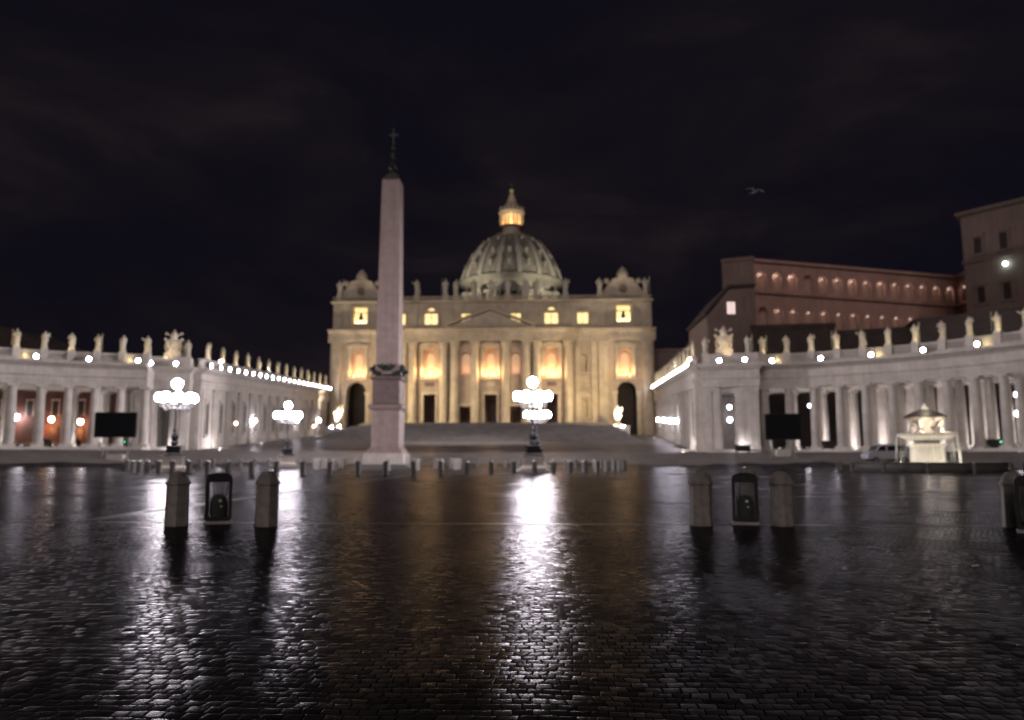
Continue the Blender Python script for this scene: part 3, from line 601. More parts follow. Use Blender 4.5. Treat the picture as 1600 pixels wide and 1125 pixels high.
# ------------------------------------------------------------------ bollards
def stone_bollard(name, h, r, m, lathe, n=8):
    b = MB(); b.lathe(lathe, n, ph=PI/8); return b.build(name, m, smooth=32)
near = stone_bollard('stone_bollard', 0, 0, 'bollard', [(.285, -.05), (.285, .10), (.275, .12), (.265, .98), (.30, 1.0), (.305, 1.05), (.27, 1.09), (.20, 1.24), (.12, 1.31), (.02, 1.325)])
NB = [(-9.08, 18.72, 'stout octagonal stone bollard beside the litter bin, on the lamp-streaked side'),
      (-6.84, 18.72, 'stout octagonal stone bollard standing between the litter bin and the centre of the square'),
      (3.76, 19.4, 'stone bollard at the open end of the three beside the lone litter bin'),
      (5.72, 19.4, 'stone bollard on the fountain side of the bin, its shaft lost in shadow'),
      (6.30, 24.6, 'stone bollard whose pointed cap shows just over the litter bin'),
      (11.15, 19.2, 'dark stone bollard cut by the picture edge beside a half-seen bin')]
for i, (x, y, lb) in enumerate(NB):
    o = near if i == 0 else near.copy()
    if i: COL.objects.link(o)
    o.location = (x, y, 0); o.rotation_euler = (0, 0, .12*i); tag(o, lb, 'bollard', 'stone bollards across the front of the square')
ring0 = stone_bollard('ring_bollard', 0, 0, 'granite_dark', [(.30, -.05), (.30, .08), (.26, .1), (.24, 1.0), (.28, 1.02), (.28, 1.12), (.19, 1.22), (.02, 1.27)], 10)
nring = 76
LAMP = [(-18.6, -18.0), (18.4, -18.0), (-18.8, 17.0), (18.4, 17.0)]
cnt = 0
for k in range(nring):
    a = 2*PI*(k+.37)/nring; xr, yr = 29.2*math.sin(a), -29.2*math.cos(a)
    o = ring0 if k == 0 else ring0.copy()
    if k: COL.objects.link(o)
    o.location = P(xr, yr)
    half = nring//2
    side = 'towards the big lamp' if k < half else 'towards the screen'
    j = (k+1) if k < half else (nring-k)
    row = 'dark bollard on the ring round the obelisk'
    tens = ['', 'ten', 'twenty', 'thirty']; 
    lb = f'small dark bollard of the obelisk ring, {NTH[j-1]} from its front {"on the fountain half" if k < half else "on the screen half"}'
    tag(o, lb, 'bollard', 'dark bollards in a ring round the obelisk')
inner0 = stone_bollard('granite_bollard', 0, 0, 'granite', [(.34, 0), (.34, .1), (.30, .14), (.29, 1.0), (.33, 1.05), (.30, 1.22), (.18, 1.36), (.03, 1.4)], 12)
for k in range(16):
    a = 2*PI*(k+.5)/16; o = inner0 if k == 0 else inner0.copy()
    if k: COL.objects.link(o)
    o.location = P(8.8*math.sin(a), -8.8*math.cos(a)); j = k+1 if k < 8 else 16-k
    tag(o, f'pale granite bollard close round the obelisk, {ORD[j-1]} from the front {"fountain-side" if k < 8 else "screen-side"}', 'bollard', 'pale bollards close round the obelisk')

# ------------------------------------------------------------------ great candelabra
def candelabrum(loc, label, rz):
    t = thing('candelabrum_lamp', label, 'street lamp', loc, rz, 'great candelabra lamps round the obelisk')
    sq(MB(), [(1.9, 0), (1.9, .18), (1.6, .18), (1.6, .34)]).build('step', 'granite', t)
    sq(MB(), [(1.15, .34), (1.2, .5), (.98, .7), (.95, 1.45), (1.08, 1.6), (1.08, 1.68)]).build('pedestal', 'trav', t)
    sq(MB(), [(.85, 1.68), (.9, 1.82), (.66, 2.0), (.66, 2.55), (.8, 2.68), (.5, 2.76)]).build('plinth', 'iron', t)
    b = MB(); b.lathe([(.3, 2.76), (.4, 3.0), (.24, 3.25), (.36, 3.55), (.34, 3.8), (.16, 4.15), (.24, 4.3), (.15, 4.5), (.13, 6.4), (.2, 6.5), (.14, 6.65), (.26, 6.9), (.3, 7.05), (.12, 7.25), (.09, 8.5), (.2, 8.62)], 12); b.build('post', 'iron', t, smooth=50)
    for k in range(8):
        a = 2*PI*k/8+.26; c, s_ = math.cos(a), math.sin(a)
        b = MB(); b.tube([(0, 0, 6.75), (.5*c, .5*s_, 6.5), (1.1*c, 1.1*s_, 6.55), (1.55*c, 1.55*s_, 6.85), (1.62*c, 1.62*s_, 7.18)], [.09, .08, .06, .06, .05], 6)
        b.tube([(.5*c, .5*s_, 6.5), (.8*c, .8*s_, 6.95), (1.2*c, 1.2*s_, 6.85)], .04, 5); b.sphere((1.1*c, 1.1*s_, 6.4), .13, 6, 5); b.lathe([(.08, 7.1), (.26, 7.2), (.22, 7.26)], 8, (1.62*c, 1.62*s_))
        ar = b.build('arm', 'iron', t, smooth=50)
        MB().sphere((1.62*c, 1.62*s_, 7.66), .46, 10, 7, 1.05).build('globe', 'globe', ar, smooth=60)
    MB().sphere((0, 0, 9.12), .52, 10, 7, 1.0).build('top_globe', 'globe', t, smooth=60)
    return t
LB = ['many-globed lamp post seen above the first stone bollard, before the white lit pavilion', 'many-globed lamp post with the brightest streak on the wet cobbles below it',
      'many-globed lamp post before the long corridor lined with floodlights', 'many-globed lamp post half hidden behind the brightest lamp']
for (xr, yr), lb in zip(LAMP, LB): candelabrum(P(xr, yr), lb, random.random())

# ------------------------------------------------------------------ floodlights, wall lanterns
fl0 = thing('floodlight', 'x', 'floodlight')
MB().box(-.44, .44, -.12, .40, .10, .90).build('housing', 'iron', fl0)
MB().box(-.48, -.442, -.05, .15, 0, .55).box(.442, .48, -.05, .15, 0, .55).box(-.48, .48, -.05, .15, -.04, .0).build('bracket', 'iron', fl0)
MB().at(Matrix.Translation((0, -.125, .50)) @ Matrix.Rotation(PI/2, 4, 'X')).lathe([(.33, -.003), (.32, .03), (.16, .09)], 10).build('lens', 'flood', fl0, smooth=40)
learn(fl0); FL = [0]
def flood(loc, rz, label, group):
    if FL[0] == 0: o = fl0; o.location = loc; o.rotation_euler = (0, 0, rz); o['label'] = label
    else: o = clone(fl0, loc, rz, label)
    FL[0] += 1; o['group'] = group; return o
def lantern(loc, rz, r, m, label, group, name='wall_lantern', hang=False):
    t = thing(name, label, 'lantern', loc, rz, group)
    MB().sphere((0, -.55, 0), r, 10, 7, 1.15).build('globe', m, t, smooth=60)
    b = MB()
    if hang: b.tube([(0, -.55, r*1.1), (0, -.55, 3.2)], .03, 5)
    else: b.tube([(0, .05, .3), (0, -.3, .75), (0, -.55, r*1.3)], .05, 6); b.box(-.15, .15, -.02, .08, 0, .6)
    b.lathe([(r*.7, r*.95), (r*.35, r*1.25), (.03, r*1.5)], 8, (0, -.55)); b.build('bracket', 'iron', t)
    return t

# ------------------------------------------------------------------ colonnades
def colonnade(s, R, zf, phis, p0, p1, name):
    F = Vector((AX+s*46, OY)); L_ = (name == 'l')
    where = 'on the screen side of the first lamp' if L_ else 'behind the fountain'
    t = thing('colonnade', 'curved colonnade of great columns under statues, orange lights glowing through it' if L_ else 'curved colonnade of great columns under statues, sweeping behind the fountain', 'colonnade', (F.x, F.y, 0))
    def pt(r, ph, z=0.): a = math.radians(ph); return (s*r*math.sin(a), r*math.cos(a), z)
    # one column mesh, copied
    hc = 14.3-zf
    c = MB(); c.box(-1.0, 1.0, -1.0, 1.0, 0, .38); c.lathe([(.98, .38), (1.02, .55), (.9, .72), (.80, .78), (.79, hc*.33), (.755, hc*.6), (.66, hc-1.0), (.72, hc-.95), (.66, hc-.85), (.68, hc-.6), (.9, hc-.36)], 18); c.box(-.95, .95, -.95, .95, hc-.36, hc-.004)
    first = None
    for ph in phis:
        for dr_ in (.1, 4.5, 9.9, 14.2):
            if first is None: o = first = c.build('column', 'trav', t, smooth=40)
            else: o = first.copy(); COL.objects.link(o); o.parent = t
            o.location = pt(R+dr_, ph, zf); o.rotation_euler = (0, 0, -s*math.radians(ph))
    n = int(abs(p1-p0)/2)+1; path = [pt(R, p0+(p1-p0)*i/n) for i in range(n+1)]; sg = -1 if s > 0 else 1   # profile offset: negative = towards the square
    def pf(lst): return [(-s*o_, z) for o_, z in lst]
    MB().sweep(path, pf([(-.9, 14.3), (-.9, 15.1), (-1.02, 15.12), (-1.02, 15.85), (-1.3, 15.95), (-1.3, 16.12), (-.92, 16.2), (-.92, 17.5), (-1.3, 17.7), (-1.45, 17.9), (-2.1, 18.1), (-2.25, 18.3), (-2.25, 18.62), (15.6, 18.66), (15.6, 14.3)])).build('entablature', 'trav', t, smooth=30)
    b = MB(); b.sweep(path, pf([(-.75, 18.6), (-.75, 19.1), (-.15, 19.1), (-.15, 18.6)])); b.sweep(path, pf([(-.8, 20.2), (-.8, 20.5), (-.1, 20.5), (-.1, 20.2)])); b.sweep(path, pf([(-.40, 19.05), (-.40, 20.22), (-.3, 20.22), (-.3, 19.05)]))
    ph = p0+.3
    while ph < p1:
        x, y, _ = pt(R-.58, ph); b.lathe([(.10, 19.1), (.14, 19.45), (.06, 19.85), (.10, 20.2)], 6, (x, y)); ph += math.degrees(.42/R)
    for ph in phis: b.at(Matrix.Translation(pt(R-.45, ph)) @ Matrix.Rotation(-s*math.radians(ph), 4, 'Z')).box(-.6, .6, -.55, .55, 19.0, 20.75)
    b.at(Matrix.Identity(4)); b.build('balustrade', 'trav', t, smooth=30)
    b = MB().sweep(path, pf([(-1.6, zf-3.2), (-1.6, zf-.003), (17, zf-.003), (17, zf-3.2)]))
    for k in range(1, 9): b.sweep(path, pf([(-1.6-.58*k, zf-3.2-.01*k), (-1.6-.58*k, zf-.28*k), (-1.5-.58*(k-1), zf-.28*k), (-1.5-.58*(k-1), zf-3.2-.01*k)]))
    b.build('steps', 'trav', t)
    # end pavilion
    pc = (s*7.9, 47.6); rz = -s*math.radians(14)
    X = Matrix.Translation((pc[0], pc[1], 0)) @ Matrix.Rotation(rz, 4, 'Z')
    b = MB().at(X); b.wall([(-4.9, zf-1.5), (4.9, zf-1.5), (4.9, 14.3), (-4.9, 14.3)], [rect(-.6 if not L_ else .4, 2.3, zf, 13.2)], 0, 2.0)
    b.box(-4.9, -4.0, .01, 13, zf-1.5, 14.29); b.box(4.0, 4.9, .01, 13, zf-1.5, 14.29); b.box(-4, 4, 11, 13, zf-1.5, 14.29); b.box(-3.98, 3.98, .02, 11, 13.6, 14.28)
    b.build('pavilion_wall', 'trav', t)
    for q in (-4.15, -2.75, 1.6, 2.9, 4.15) if not L_ else (-4.15, -3.0, -1.9, 2.7, 4.15):
        b = MB().at(X); b.box(q-.72, q+.72, -.55, -.003, zf, zf+.7); b.box(q-.6, q+.6, -.42, -.003, zf+.7, 13.4); b.box(q-.75, q+.75, -.58, -.003, 13.4, 14.25); b.build('pilaster', 'trav', t)
    b = MB().at(X)
    for (x0, x1, y0, z0, z1) in ((-5.1, 5.1, -.75, 14.3, 15.1), (-5.15, 5.15, -.85, 15.1, 15.85), (-5.3, 5.3, -1.2, 15.85, 16.12), (-5.1, 5.1, -.8, 16.12, 17.6), (-5.5, 5.5, -1.5, 17.6, 18.0), (-6.0, 6.0, -2.2, 18.0, 18.62)): b.box(x0, x1, y0, 13.2, z0, z1)
    b.build('pavilion_entablature', 'trav', t)
    b = MB().at(X); b.box(-5.0, 5.0, -.7, 0, 18.62, 20.25); b.box(-5.1, 5.1, -.8, .1, 20.25, 20.55); b.box(-5.0, -4.3, .1, 12.9, 18.62, 20.5); b.box(4.3, 5.0, .1, 12.9, 18.62, 20.5); b.build('pavilion_parapet', 'trav', t)
    # statues over the columns
    Fv = Vector((F.x, F.y, 0))
    for i, ph in enumerate(phis):
        w_ = Fv+Vector(pt(R-.45, ph)); var = (i*5+(2 if L_ else 0)) % 6
        statue((w_.x, w_.y, 20.75), -s*math.radians(ph)+.25*math.sin(i*2.1), 3.05, var, f'stone statue {POSE[var]}, {ORD[i]} over the columns from the {"screen-side" if L_ else "palace-side"} crest', 'statues on the curved colonnades')
        q = Fv+Vector(pt(R-2.6, ph+1.4)); light('statue_light', 'SPOT', (q.x, q.y, 19.7), (520, 380, 160)[(i*2) % 3], (1, .80, .46), .12, to=(w_.x, w_.y, 22.4), size=44)
        if i % 4 == 1: q = Fv+Vector(pt(R-1.2, ph-1.8)); light('rail_light', 'POINT', (q.x, q.y, 19.3), 55, (1, .80, .42), .1)
    fp = [phis[0]-.1+k*(phis[1]-phis[0])*2+ (1.6 if L_ else 2.0) for k in range((len(phis)+1)//2)]
    for i, ph in enumerate(fp):
        w_ = Fv+Vector(pt(R-1.75, ph, 18.66)); flood(tuple(w_), -s*math.radians(ph), f'white floodlight on the colonnade cornice, {ORD[i]} beyond the {"screen-side" if L_ else "palace-side"} pavilion', 'floodlights on the colonnade cornices')
    for i, q in enumerate((-1.9, 2.6)):
        w_ = Fv+(X @ Vector((q*1.0, -1.7, 18.64))); flood(tuple(w_), rz, f'white floodlight on the {"screen-side" if L_ else "palace-side"} pavilion cornice, {"nearer the curved colonnade" if (q*s > 0) else "nearer the long corridor"}', 'floodlights on the pavilion cornices')
    # crest with two statues
    cr = Fv+(X @ Vector((-1.0 if not L_ else 1.6, .1, 20.55)))
    ct = thing('papal_crest', f'carved stone coat of arms crowning the {"screen-side" if L_ else "palace-side"} pavilion', 'crest', tuple(cr), rz, 'crests on the pavilions'); ct.scale = (.84, .84, .84)
    MB().box(-1.9, 1.9, -.5, .7, 0, 1.0).box(-1.5, 1.5, -.4, .6, 1.0, 1.5).build('base', 'statue', ct)
    b = MB(); b.prism([(-.9, 1.5), (.9, 1.5), (1.35, 2.6), (1.5, 3.6), (1.1, 4.1), (-1.1, 4.1), (-1.5, 3.6), (-1.35, 2.6)], -.35, .3); b.tube([(-1.5, -.1, 1.6), (-1.75, -.2, 2.6), (-1.5, -.1, 3.7), (-1.9, -.1, 4.4)], .28, 7); b.tube([(1.5, -.1, 1.6), (1.75, -.2, 2.6), (1.5, -.1, 3.7), (1.9, -.1, 4.4)], .28, 7)
    b.lathe([(.05, 1.9), (.7, 2.3), (.85, 3.0), (.6, 3.6), (.05, 3.8)], 10, (0, -.3), sy=.4); b.build('shield', 'statue', ct, smooth=45)
    b = MB(); b.lathe([(.62, 4.1), (.72, 4.4), (.8, 4.9), (.66, 5.5), (.35, 5.9), (.08, 6.2)], 10); b.sphere((0, 0, 6.3), .15, 6, 5); b.tube([(-1.7, .1, 3.7), (1.6, .1, 5.5)], .14, 6); b.tube([(1.7, .1, 3.7), (-1.6, .1, 5.5)], .14, 6); b.sphere((1.6, .1, 5.55), .32, 7, 5); b.sphere((-1.6, .1, 5.55), .32, 7, 5); b.build('crown', 'statue', ct, smooth=45)
    for i, q in enumerate((-4.4, 3.2) if not L_ else (-3.0, 4.4)):
        w_ = Fv+(X @ Vector((q, -.3, 20.55))); statue(tuple(w_), rz, 3.0, (i*2+(1 if L_ else 4)) % 6, f'weathered statue flanking the {"screen-side" if L_ else "palace-side"} crest, on {"its palace" if not L_ and i else "its church" if not L_ else "the church" if i else "the outer"} side', 'statues flanking the crests')
    w_ = Fv+(X @ Vector((0, -3.0, 19.2))); light('crest_light', 'SPOT', tuple(w_), 900, (1, .75, .42), .2, to=tuple(cr+Vector((0, 0, 3))), size=70)
    # white uplights inside, between the rows of columns
    ups = []
    for i, ph in enumerate([(a+b_)/2 for a, b_ in zip(phis, phis[1:])]):
        q = Fv+Vector(pt(R+6.9, ph, zf))
        u = thing('floor_uplight', f'small uplight on the colonnade floor, {ORD[i]} bay from the {"screen-side" if L_ else "palace-side"} pavilion', 'uplight', tuple(q), 0, 'uplights inside the colonnades')
        MB().lathe([(.22, 0), (.26, .25), (.2, .32)], 10).build('housing', 'iron', u); MB().lathe([(.17, .323), (.16, .34)], 10).build('lens', 'uplens', u)
        light('uplight_beam', 'POINT', (0, 0, 1.1), 520 if L_ else 700, (1, .93, .92), .3, parent=u)
    q = Fv+(X @ Vector((1.7, -1.5, zf+.5))); light('pavilion_light', 'POINT', tuple(q), 260, (1, .93, .95), .25)
    return t, Fv, pt, X
PHL = [11.6+5.5*k for k in range(8)]
PHR = [16.2+4.85*k for k in range(12)]
cl = colonnade(-1, 44.5, 3.3, PHL, 11.0, 52.5, 'l')
cr_ = colonnade(1, 51.5, 2.8, PHR, 15.0, 72.0, 'r')

# ------------------------------------------------------------------ straight corridors to the church
def corridor(s, zf0):
    L_ = s < 0; a = Vector((s*48.2, 50.4, zf0)); b_ = Vector((s*57.0, 169.0, 8.9)); nm = 'screen-side' if L_ else 'palace-side'
    t = thing('corridor_wing', 'long corridor wing of pilasters rising to the church beside the white corridor lamp' if L_ else 'long corridor wing rising to the church below the red palace', 'building', (AX, OY, 0))
    d = (b_-a); n = 14; path = [a+d*i/n for i in range(n+1)]; sg = 1 if s > 0 else -1
    def pf(l): return [(sg*o_, z) for o_, z in l]
    MB().sweep(path, pf([(0, -2), (0, 11.6), (2.4, 11.6), (2.4, -2)])).build('wall', 'trav', t)
    MB().sweep(path, pf([(-.55, 11.5), (-.55, 12.3), (-.7, 12.35), (-.7, 12.9), (-.95, 13.0), (-.95, 13.2), (-.55, 13.3), (-.55, 14.4), (-1.3, 14.9), (-1.7, 15.1), (-1.7, 15.6), (2.6, 15.65), (2.6, 11.5)])).build('entablature', 'trav', t)
    b = MB(); b.sweep(path, pf([(-.3, 15.55), (-.3, 16.1), (.3, 16.1), (.3, 15.55)])); b.sweep(path, pf([(-.35, 17.1), (-.35, 17.4), (.35, 17.4), (.35, 17.1)])); b.sweep(path, pf([(-.05, 16.0), (-.05, 17.15), (.05, 17.15), (.05, 16.0)]))
    dirv = Vector((d.x, d.y, 0)).normalized(); nrm = Vector((-s*dirv.y, s*dirv.x, 0)); ang = math.atan2(dirv.y, dirv.x)
    if nrm.x*s > 0: nrm = -nrm
    rzn = math.atan2(nrm.y, nrm.x)+PI/2
    for i in range(14): p = a+d*((i+.5)/14); b.at(Matrix.Translation(p) @ Matrix.Rotation(rzn, 4, 'Z')).box(-.6, .6, -.5, .5, 15.6, 17.65)
    b.build('balustrade', 'trav', t)
    nb = 15
    for i in range(nb):
        p = a+d*((i+.08)/nb)
        for q in (0, 1.5):
            pp = p+dirv*q; c = MB().at(Matrix.Translation(pp) @ Matrix.Rotation(rzn, 4, 'Z')); c.box(-.65, .65, -.5, -.003, -1, .6); c.box(-.52, .52, -.38, -.003, .6, 10.8); c.box(-.65, .65, -.52, -.003, 10.8, 11.45); c.build('pilaster', 'trav', t)
        pp = a+d*((i+.64)/nb); c = MB().at(Matrix.Translation(pp) @ Matrix.Rotation(rzn, 4, 'Z')); c.box(-.75, .75, -.03, -.004, 2.6, 8.6); wn_ = c.build('window', 'dark', t)
        c = MB().at(Matrix.Translation(pp) @ Matrix.Rotation(rzn, 4, 'Z')); c.box(-1.1, -.75, -.25, -.003, 2.2, 9); c.box(.75, 1.1, -.25, -.003, 2.2, 9); c.box(-1.2, 1.2, -.35, -.003, 9, 9.5); c.box(-1.2, 1.2, -.35, -.003, 1.8, 2.2); c.build('window_frame', 'trav', wn_)
    O = Vector((AX, OY, 0))
    for i in range(22):
        p = O+a+d*((i+.5)/22)+nrm*1.3+Vector((0, 0, 15.63)); flood(tuple(p), rzn, f'white floodlight in the row along the {nm} corridor cornice, {ORD[i]} from the pavilion', f'floodlights along the {nm} corridor')
    for i in range(14):
        p = O+a+d*((i+.5)/14)+Vector((0, 0, 17.65)); var = (i*5+3*(s > 0)) % 6
        statue(tuple(p), rzn+.3*math.sin(i*1.7), 3.1, var, f'statue {POSE[var]} on the {nm} corridor roof, {ORD[i]} from the pavilion', f'statues along the {nm} corridor roof')
        q = p+nrm*1.9-dirv*1.2+Vector((0, 0, -.6)); light('statue_light', 'SPOT', tuple(q), 420, (1, .80, .46), .12, to=tuple(p+Vector((0, 0, 1.6))), size=55)
    lam = (.18, .30, .44, .58) if s > 0 else (.28, .62, .86)
    lam = (.30, .44, .60, .80) if s > 0 else lam
    for i, u in enumerate(lam):
        p = O+a+d*u+nrm*.45+Vector((0, 0, 5.1)); lantern(tuple(p), rzn, .5, 'lantern', f'round white lantern on the {nm} corridor wall, {ORD[i]} from the pavilion', f'lanterns on the {nm} corridor')
        light('lantern_light', 'POINT', tuple(p+nrm*1.5), 140, (.96, .93, 1), .3)
    if L_:
        for u, h_ in ((.17, 4.6), (.80, 3.2)):
            p = O+a+d*u+nrm*.45+Vector((0, 0, h_)); lantern(tuple(p), rzn, .28, 'warmlan', 'small warm lantern on the screen-side corridor wall, ' + ('in the second bay from the pavilion' if u < .5 else 'low down towards the church'), 'small warm corridor lanterns')
    # wash of light at the foot of the wall
    for u in (.06, .30, .55, .8): p = O+a+d*u+nrm*2.2+Vector((0, 0, .5)); light('wall_wash', 'POINT', tuple(p), 450 if u < .1 else 130, (1, .93, .92), .25)
corridor(-1, 3.2); corridor(1, 2.9)

# ------------------------------------------------------------------ flood beams (from the cornices and roofs) and added fill spots
A3 = Vector((AX, OY, 0))
for s in (-1, 1):
    light('facade_beam', 'SPOT', tuple(A3+Vector((s*50, 62, 21))), 48000, (1, .76, .56), .8, to=tuple(A3+Vector((-s*10, 171, 24))), size=54, blend=.8)
    light('facade_beam', 'SPOT', tuple(A3+Vector((s*52, 120, 23))), 72000, (1, .75, .40), .6, to=tuple(A3+Vector((s*30, 171, 22))), size=64, blend=.9)
    light('facade_beam', 'SPOT', tuple(A3+Vector((s*53, 138, 23))), 100000, (1, .82, .54), .6, to=tuple(A3+Vector((-s*4, 171, 16))), size=58, blend=.9)
    light('niche_uplight', 'SPOT', tuple(A3+Vector((s*34, 157, 12.6))), 5000, (1, .72, .30), .3, to=tuple(A3+Vector((s*34.5, 171, 28))), size=88, blend=.8)
    light('square_beam', 'SPOT', tuple(A3+Vector((s*50, 44, 20))), 90000, (1, .90, .90), .6, to=tuple(A3+Vector((0, 0, 12))), size=46, blend=.6)
    light('colonnade_fill', 'SPOT', tuple(A3+Vector((-s*50, 44, 21))), (225000 if s > 0 else 370000), (1, .92, .95), .6, to=tuple(A3+Vector((s*74, 38, 10))), size=34, blend=.7)  # unseen spot added to brighten the colonnade opposite
    light('corridor_fill', 'SPOT', tuple(A3+Vector((-s*52, 96, 24))), 150000, (1, .92, .94), .6, to=tuple(A3+Vector((s*52, 100, 13))), size=56, blend=.8)  # unseen spot added to lift the corridor wall across the way
    light('dome_beam', 'SPOT', tuple(A3+Vector((s*44, 171+100, 60))), 270000, (1, .90, .68), 1, to=tuple(A3+Vector((s*4, 330, 116))), size=40, blend=.9)
for x in (-15, 15): light('dome_beam', 'SPOT', tuple(A3+Vector((x, 171+118, 66))), 6000, (1, .86, .62), 1, to=tuple(A3+Vector((x*.7, 330, 100))), size=50, blend=.9)

# ------------------------------------------------------------------ apostles on boarded pedestals
for x, lb, var, pl in ((-49.2, 'brilliantly lit statue on a grey boarded pedestal before the arch nearer the obelisk', 0, 'grey boarded pedestal under the white statue beside the obelisk-side arch'),
                       (42.6, 'brilliantly lit statue on a grey boarded pedestal before the arch nearer the palace', 4, 'grey boarded pedestal under the white statue beside the palace-side arch')):
    z0 = gz(AX+x, 250)
    t = thing('boarded_pedestal', pl, 'pedestal', (AX+x+(-.2 if x < 0 else .4), 250, z0)); MB().box(-3.2, 3.2, -2, 2, -.3, 11.3-z0-.25).build('boarding', 'greybox', t); MB().box(-3.3, 3.3, -2.1, 2.1, 11.3-z0-.25, 11.3-z0).build('top_board', 'greybox', t)
    statue((AX+x, 250.4, 11.3), 0, 6.3, var, lb, 'apostle statues before the basilica')
    for q in (-1.6, 1.6): light('apostle_light', 'SPOT', (AX+x+q, 247.4, 10.6), 34000, (1, .86, .66), .2, to=(AX+x, 250.4, 15), size=70)

# ------------------------------------------------------------------ palace blocks on the far side
def pal(name, label, quad, z0, z1, m, cornice=.6):
    t = thing(name, label, 'building', (0, 0, 0)); n = len(quad); b = MB()
    b.add([(x, y, z0) for x, y in quad]+[(x, y, z1) for x, y in quad], [(i, (i+1) % n, n+(i+1) % n, n+i) for i in range(n)]+[tuple(range(n-1, -1, -1)), tuple(range(n, 2*n))]); b.build('wall', m, t)
    cx = sum(q[0] for q in quad)/n; cy = sum(q[1] for q in quad)/n
    if cornice:
        def grow(k): return [(cx+(x-cx)*(1+k/abs((Vector((x-cx, y-cy))).length)), cy+(y-cy)*(1+k/abs((Vector((x-cx, y-cy))).length))) for x, y in quad]
        b = MB(); q2 = grow(cornice); b.add([(x, y, z1) for x, y in quad]+[(x, y, z1+.5) for x, y in q2]+[(x, y, z1+1.3) for x, y in q2], [(i, (i+1) % n, n+(i+1) % n, n+i) for i in range(n)]+[(n+i, n+(i+1) % n, 2*n+(i+1) % n, 2*n+i) for i in range(n)]+[tuple(range(2*n, 3*n))]); b.build('cornice', m, t)
    return t
# red arcaded wing: two faces with arched, lamp-lit loggias
def arcade(pa, pb, zs, z0, z1, na, t, skip=(), lampz=2.3):
    pa = Vector(pa); pb = Vector(pb); d = pb-pa; ln = d.length; X = Matrix.Translation((pa.x, pa.y, 0)) @ Matrix.Rotation(math.atan2(d.y, d.x), 4, 'Z')
    holes = []; pos = []
    for fl_, zb in enumerate(zs):
        for i in range(na):
            cx = ln*(i+.5)/na; holes.append(arch(cx, ln/na*.60, zb, zb+5.6, 8)); pos.append((cx, zb, fl_, i))
    b = MB().at(X); b.wall([(0, z0), (ln, z0), (ln, z1), (0, z1)], holes, 0, 1.0); b.box(.1, ln-.1, 4.0, 14, z0, z1-.05); b.box(0, ln, .02, 3.9, z1-.6, z1-.02); b.build('arcade_wall', 'brick', t)
    b = MB().at(X); 
    for zz in [zs[1]-1.4 if len(zs) > 1 else zs[0]-3]+[z1-.2]: b.box(-.2, ln+.2, -1.1, -.003, zz, zz+.9)
    b.build('string_course', 'brick', t)
    b = MB().at(X); b.box(.1, ln-.1, 2.2, 2.3, z0, z1-.7); b.build('loggia_back', 'pink', t)
    for cx, zb, fl_, i in pos:
        if (fl_, i) in skip: continue
        wpos = X @ Vector((cx, .45, zb+4.5)); top = fl_ == len(zs)-1
        t2 = MB().at(X).lathe([(.2, zb+4.5), (.32, zb+4.7), (.12, zb+5.0)], 8, (cx, .5)); t2.build('loggia_lamp', 'dimlamp', t)
        light('loggia_lamp_light', 'POINT', tuple(X @ Vector((cx, 1.75, zb+5.2))), (66 if top else 34)*random.uniform(.6, 1.3), (1, .80, .68), .3)
    return X
def wpt(px, Y):     # pixel column to x at a given depth, for laying out the far blocks
    psi = yaw; d = Vector((-math.sin(psi), math.cos(psi)))+Vector((math.cos(psi), math.sin(psi)))*((px-800)/1200*1.008); return d.x/d.y*Y
pr = thing('arcaded_palace', 'long dim red palace wing with two rows of lamplit arches above the colonnade', 'building', (0, 0, 0))
pA = (wpt(1183, 232), 232); pB = (wpt(1502, 258), 258); pC = (wpt(1522, 240), 240)
ZT = 60.5
arcade(pA, pB, (41.0, 52.0), 8, ZT, 14, pr, skip=((1, 3), (0, 0), (0, 12), (0, 13)))
b = MB(); b.add([(pA[0]-.5, pA[1]-.8, ZT), (pB[0]+.5, pB[1]-.8, ZT), (pB[0]+4, pB[1]+12, ZT+3), (pA[0]+1, pA[1]+14, ZT+3)], [(0, 1, 2, 3)]); b.build('roof', 'roofdark', pr)
arcade(pB, (pC[0]+6, pC[1]-5), (41.0, 52.0), 8, ZT, 3, pr, skip=((0, 0), (0, 1), (0, 2)))
blk = pal('palace_block', 'dim plain stone block ending the red palace wing, higher than the gabled block', [(wpt(1133, 234), 234), (wpt(1183, 231), 231), (wpt(1190, 250), 250), (wpt(1140, 254), 254)], 8, 60.5, 'brown')
gq = [(wpt(1106, 190), 190), (wpt(1186, 187), 187), (wpt(1186, 210), 210), (wpt(1112, 214), 214)]
gb = thing('gabled_block', 'dark block with clipped corner roof and one pale lit window behind the crest', 'building', (0, 0, 0))
x0, x1 = gq[0][0], gq[1][0]
b = MB(); b.prism([(x0, 6), (x1, 6), (x1, 43.0), (x0+5.5, 42.6), (x0, 36.0)], 189, 214); b.build('wall', 'brown', gb)
b = MB(); b.prism([(x0-.4, 36.2), (x0+5.4, 42.9), (x1+.3, 43.3), (x1+.3, 43.9), (x0+5.1, 43.6), (x0-.8, 36.6)], 188.4, 214.4); b.build('roof', 'roofdark', gb)
wx = wpt(1145, 189); MB().box(wx-.95, wx+.95, 188.86, 188.99, 36.4, 39.4).build('lit_window', 'winw', gb); MB().box(wx-1.3, wx+1.3, 188.7, 188.997, 35.8, 36.2).box(wx-1.3, wx+1.3, 188.7, 188.997, 39.6, 40).box(wx-.05, wx+.05, 188.8, 188.855, 36.4, 39.4).build('window_frame', 'brown', gb)
tw = [(wpt(1517, 215), 215), (wpt(1780, 186), 186), (wpt(1780, 215), 215), (wpt(1540, 245), 245)]
tb = pal('palace_tower', 'tall dark stone palace cut by the picture edge, one cold lamp on its wall', tw, 6, 68, 'brown', 1.6)
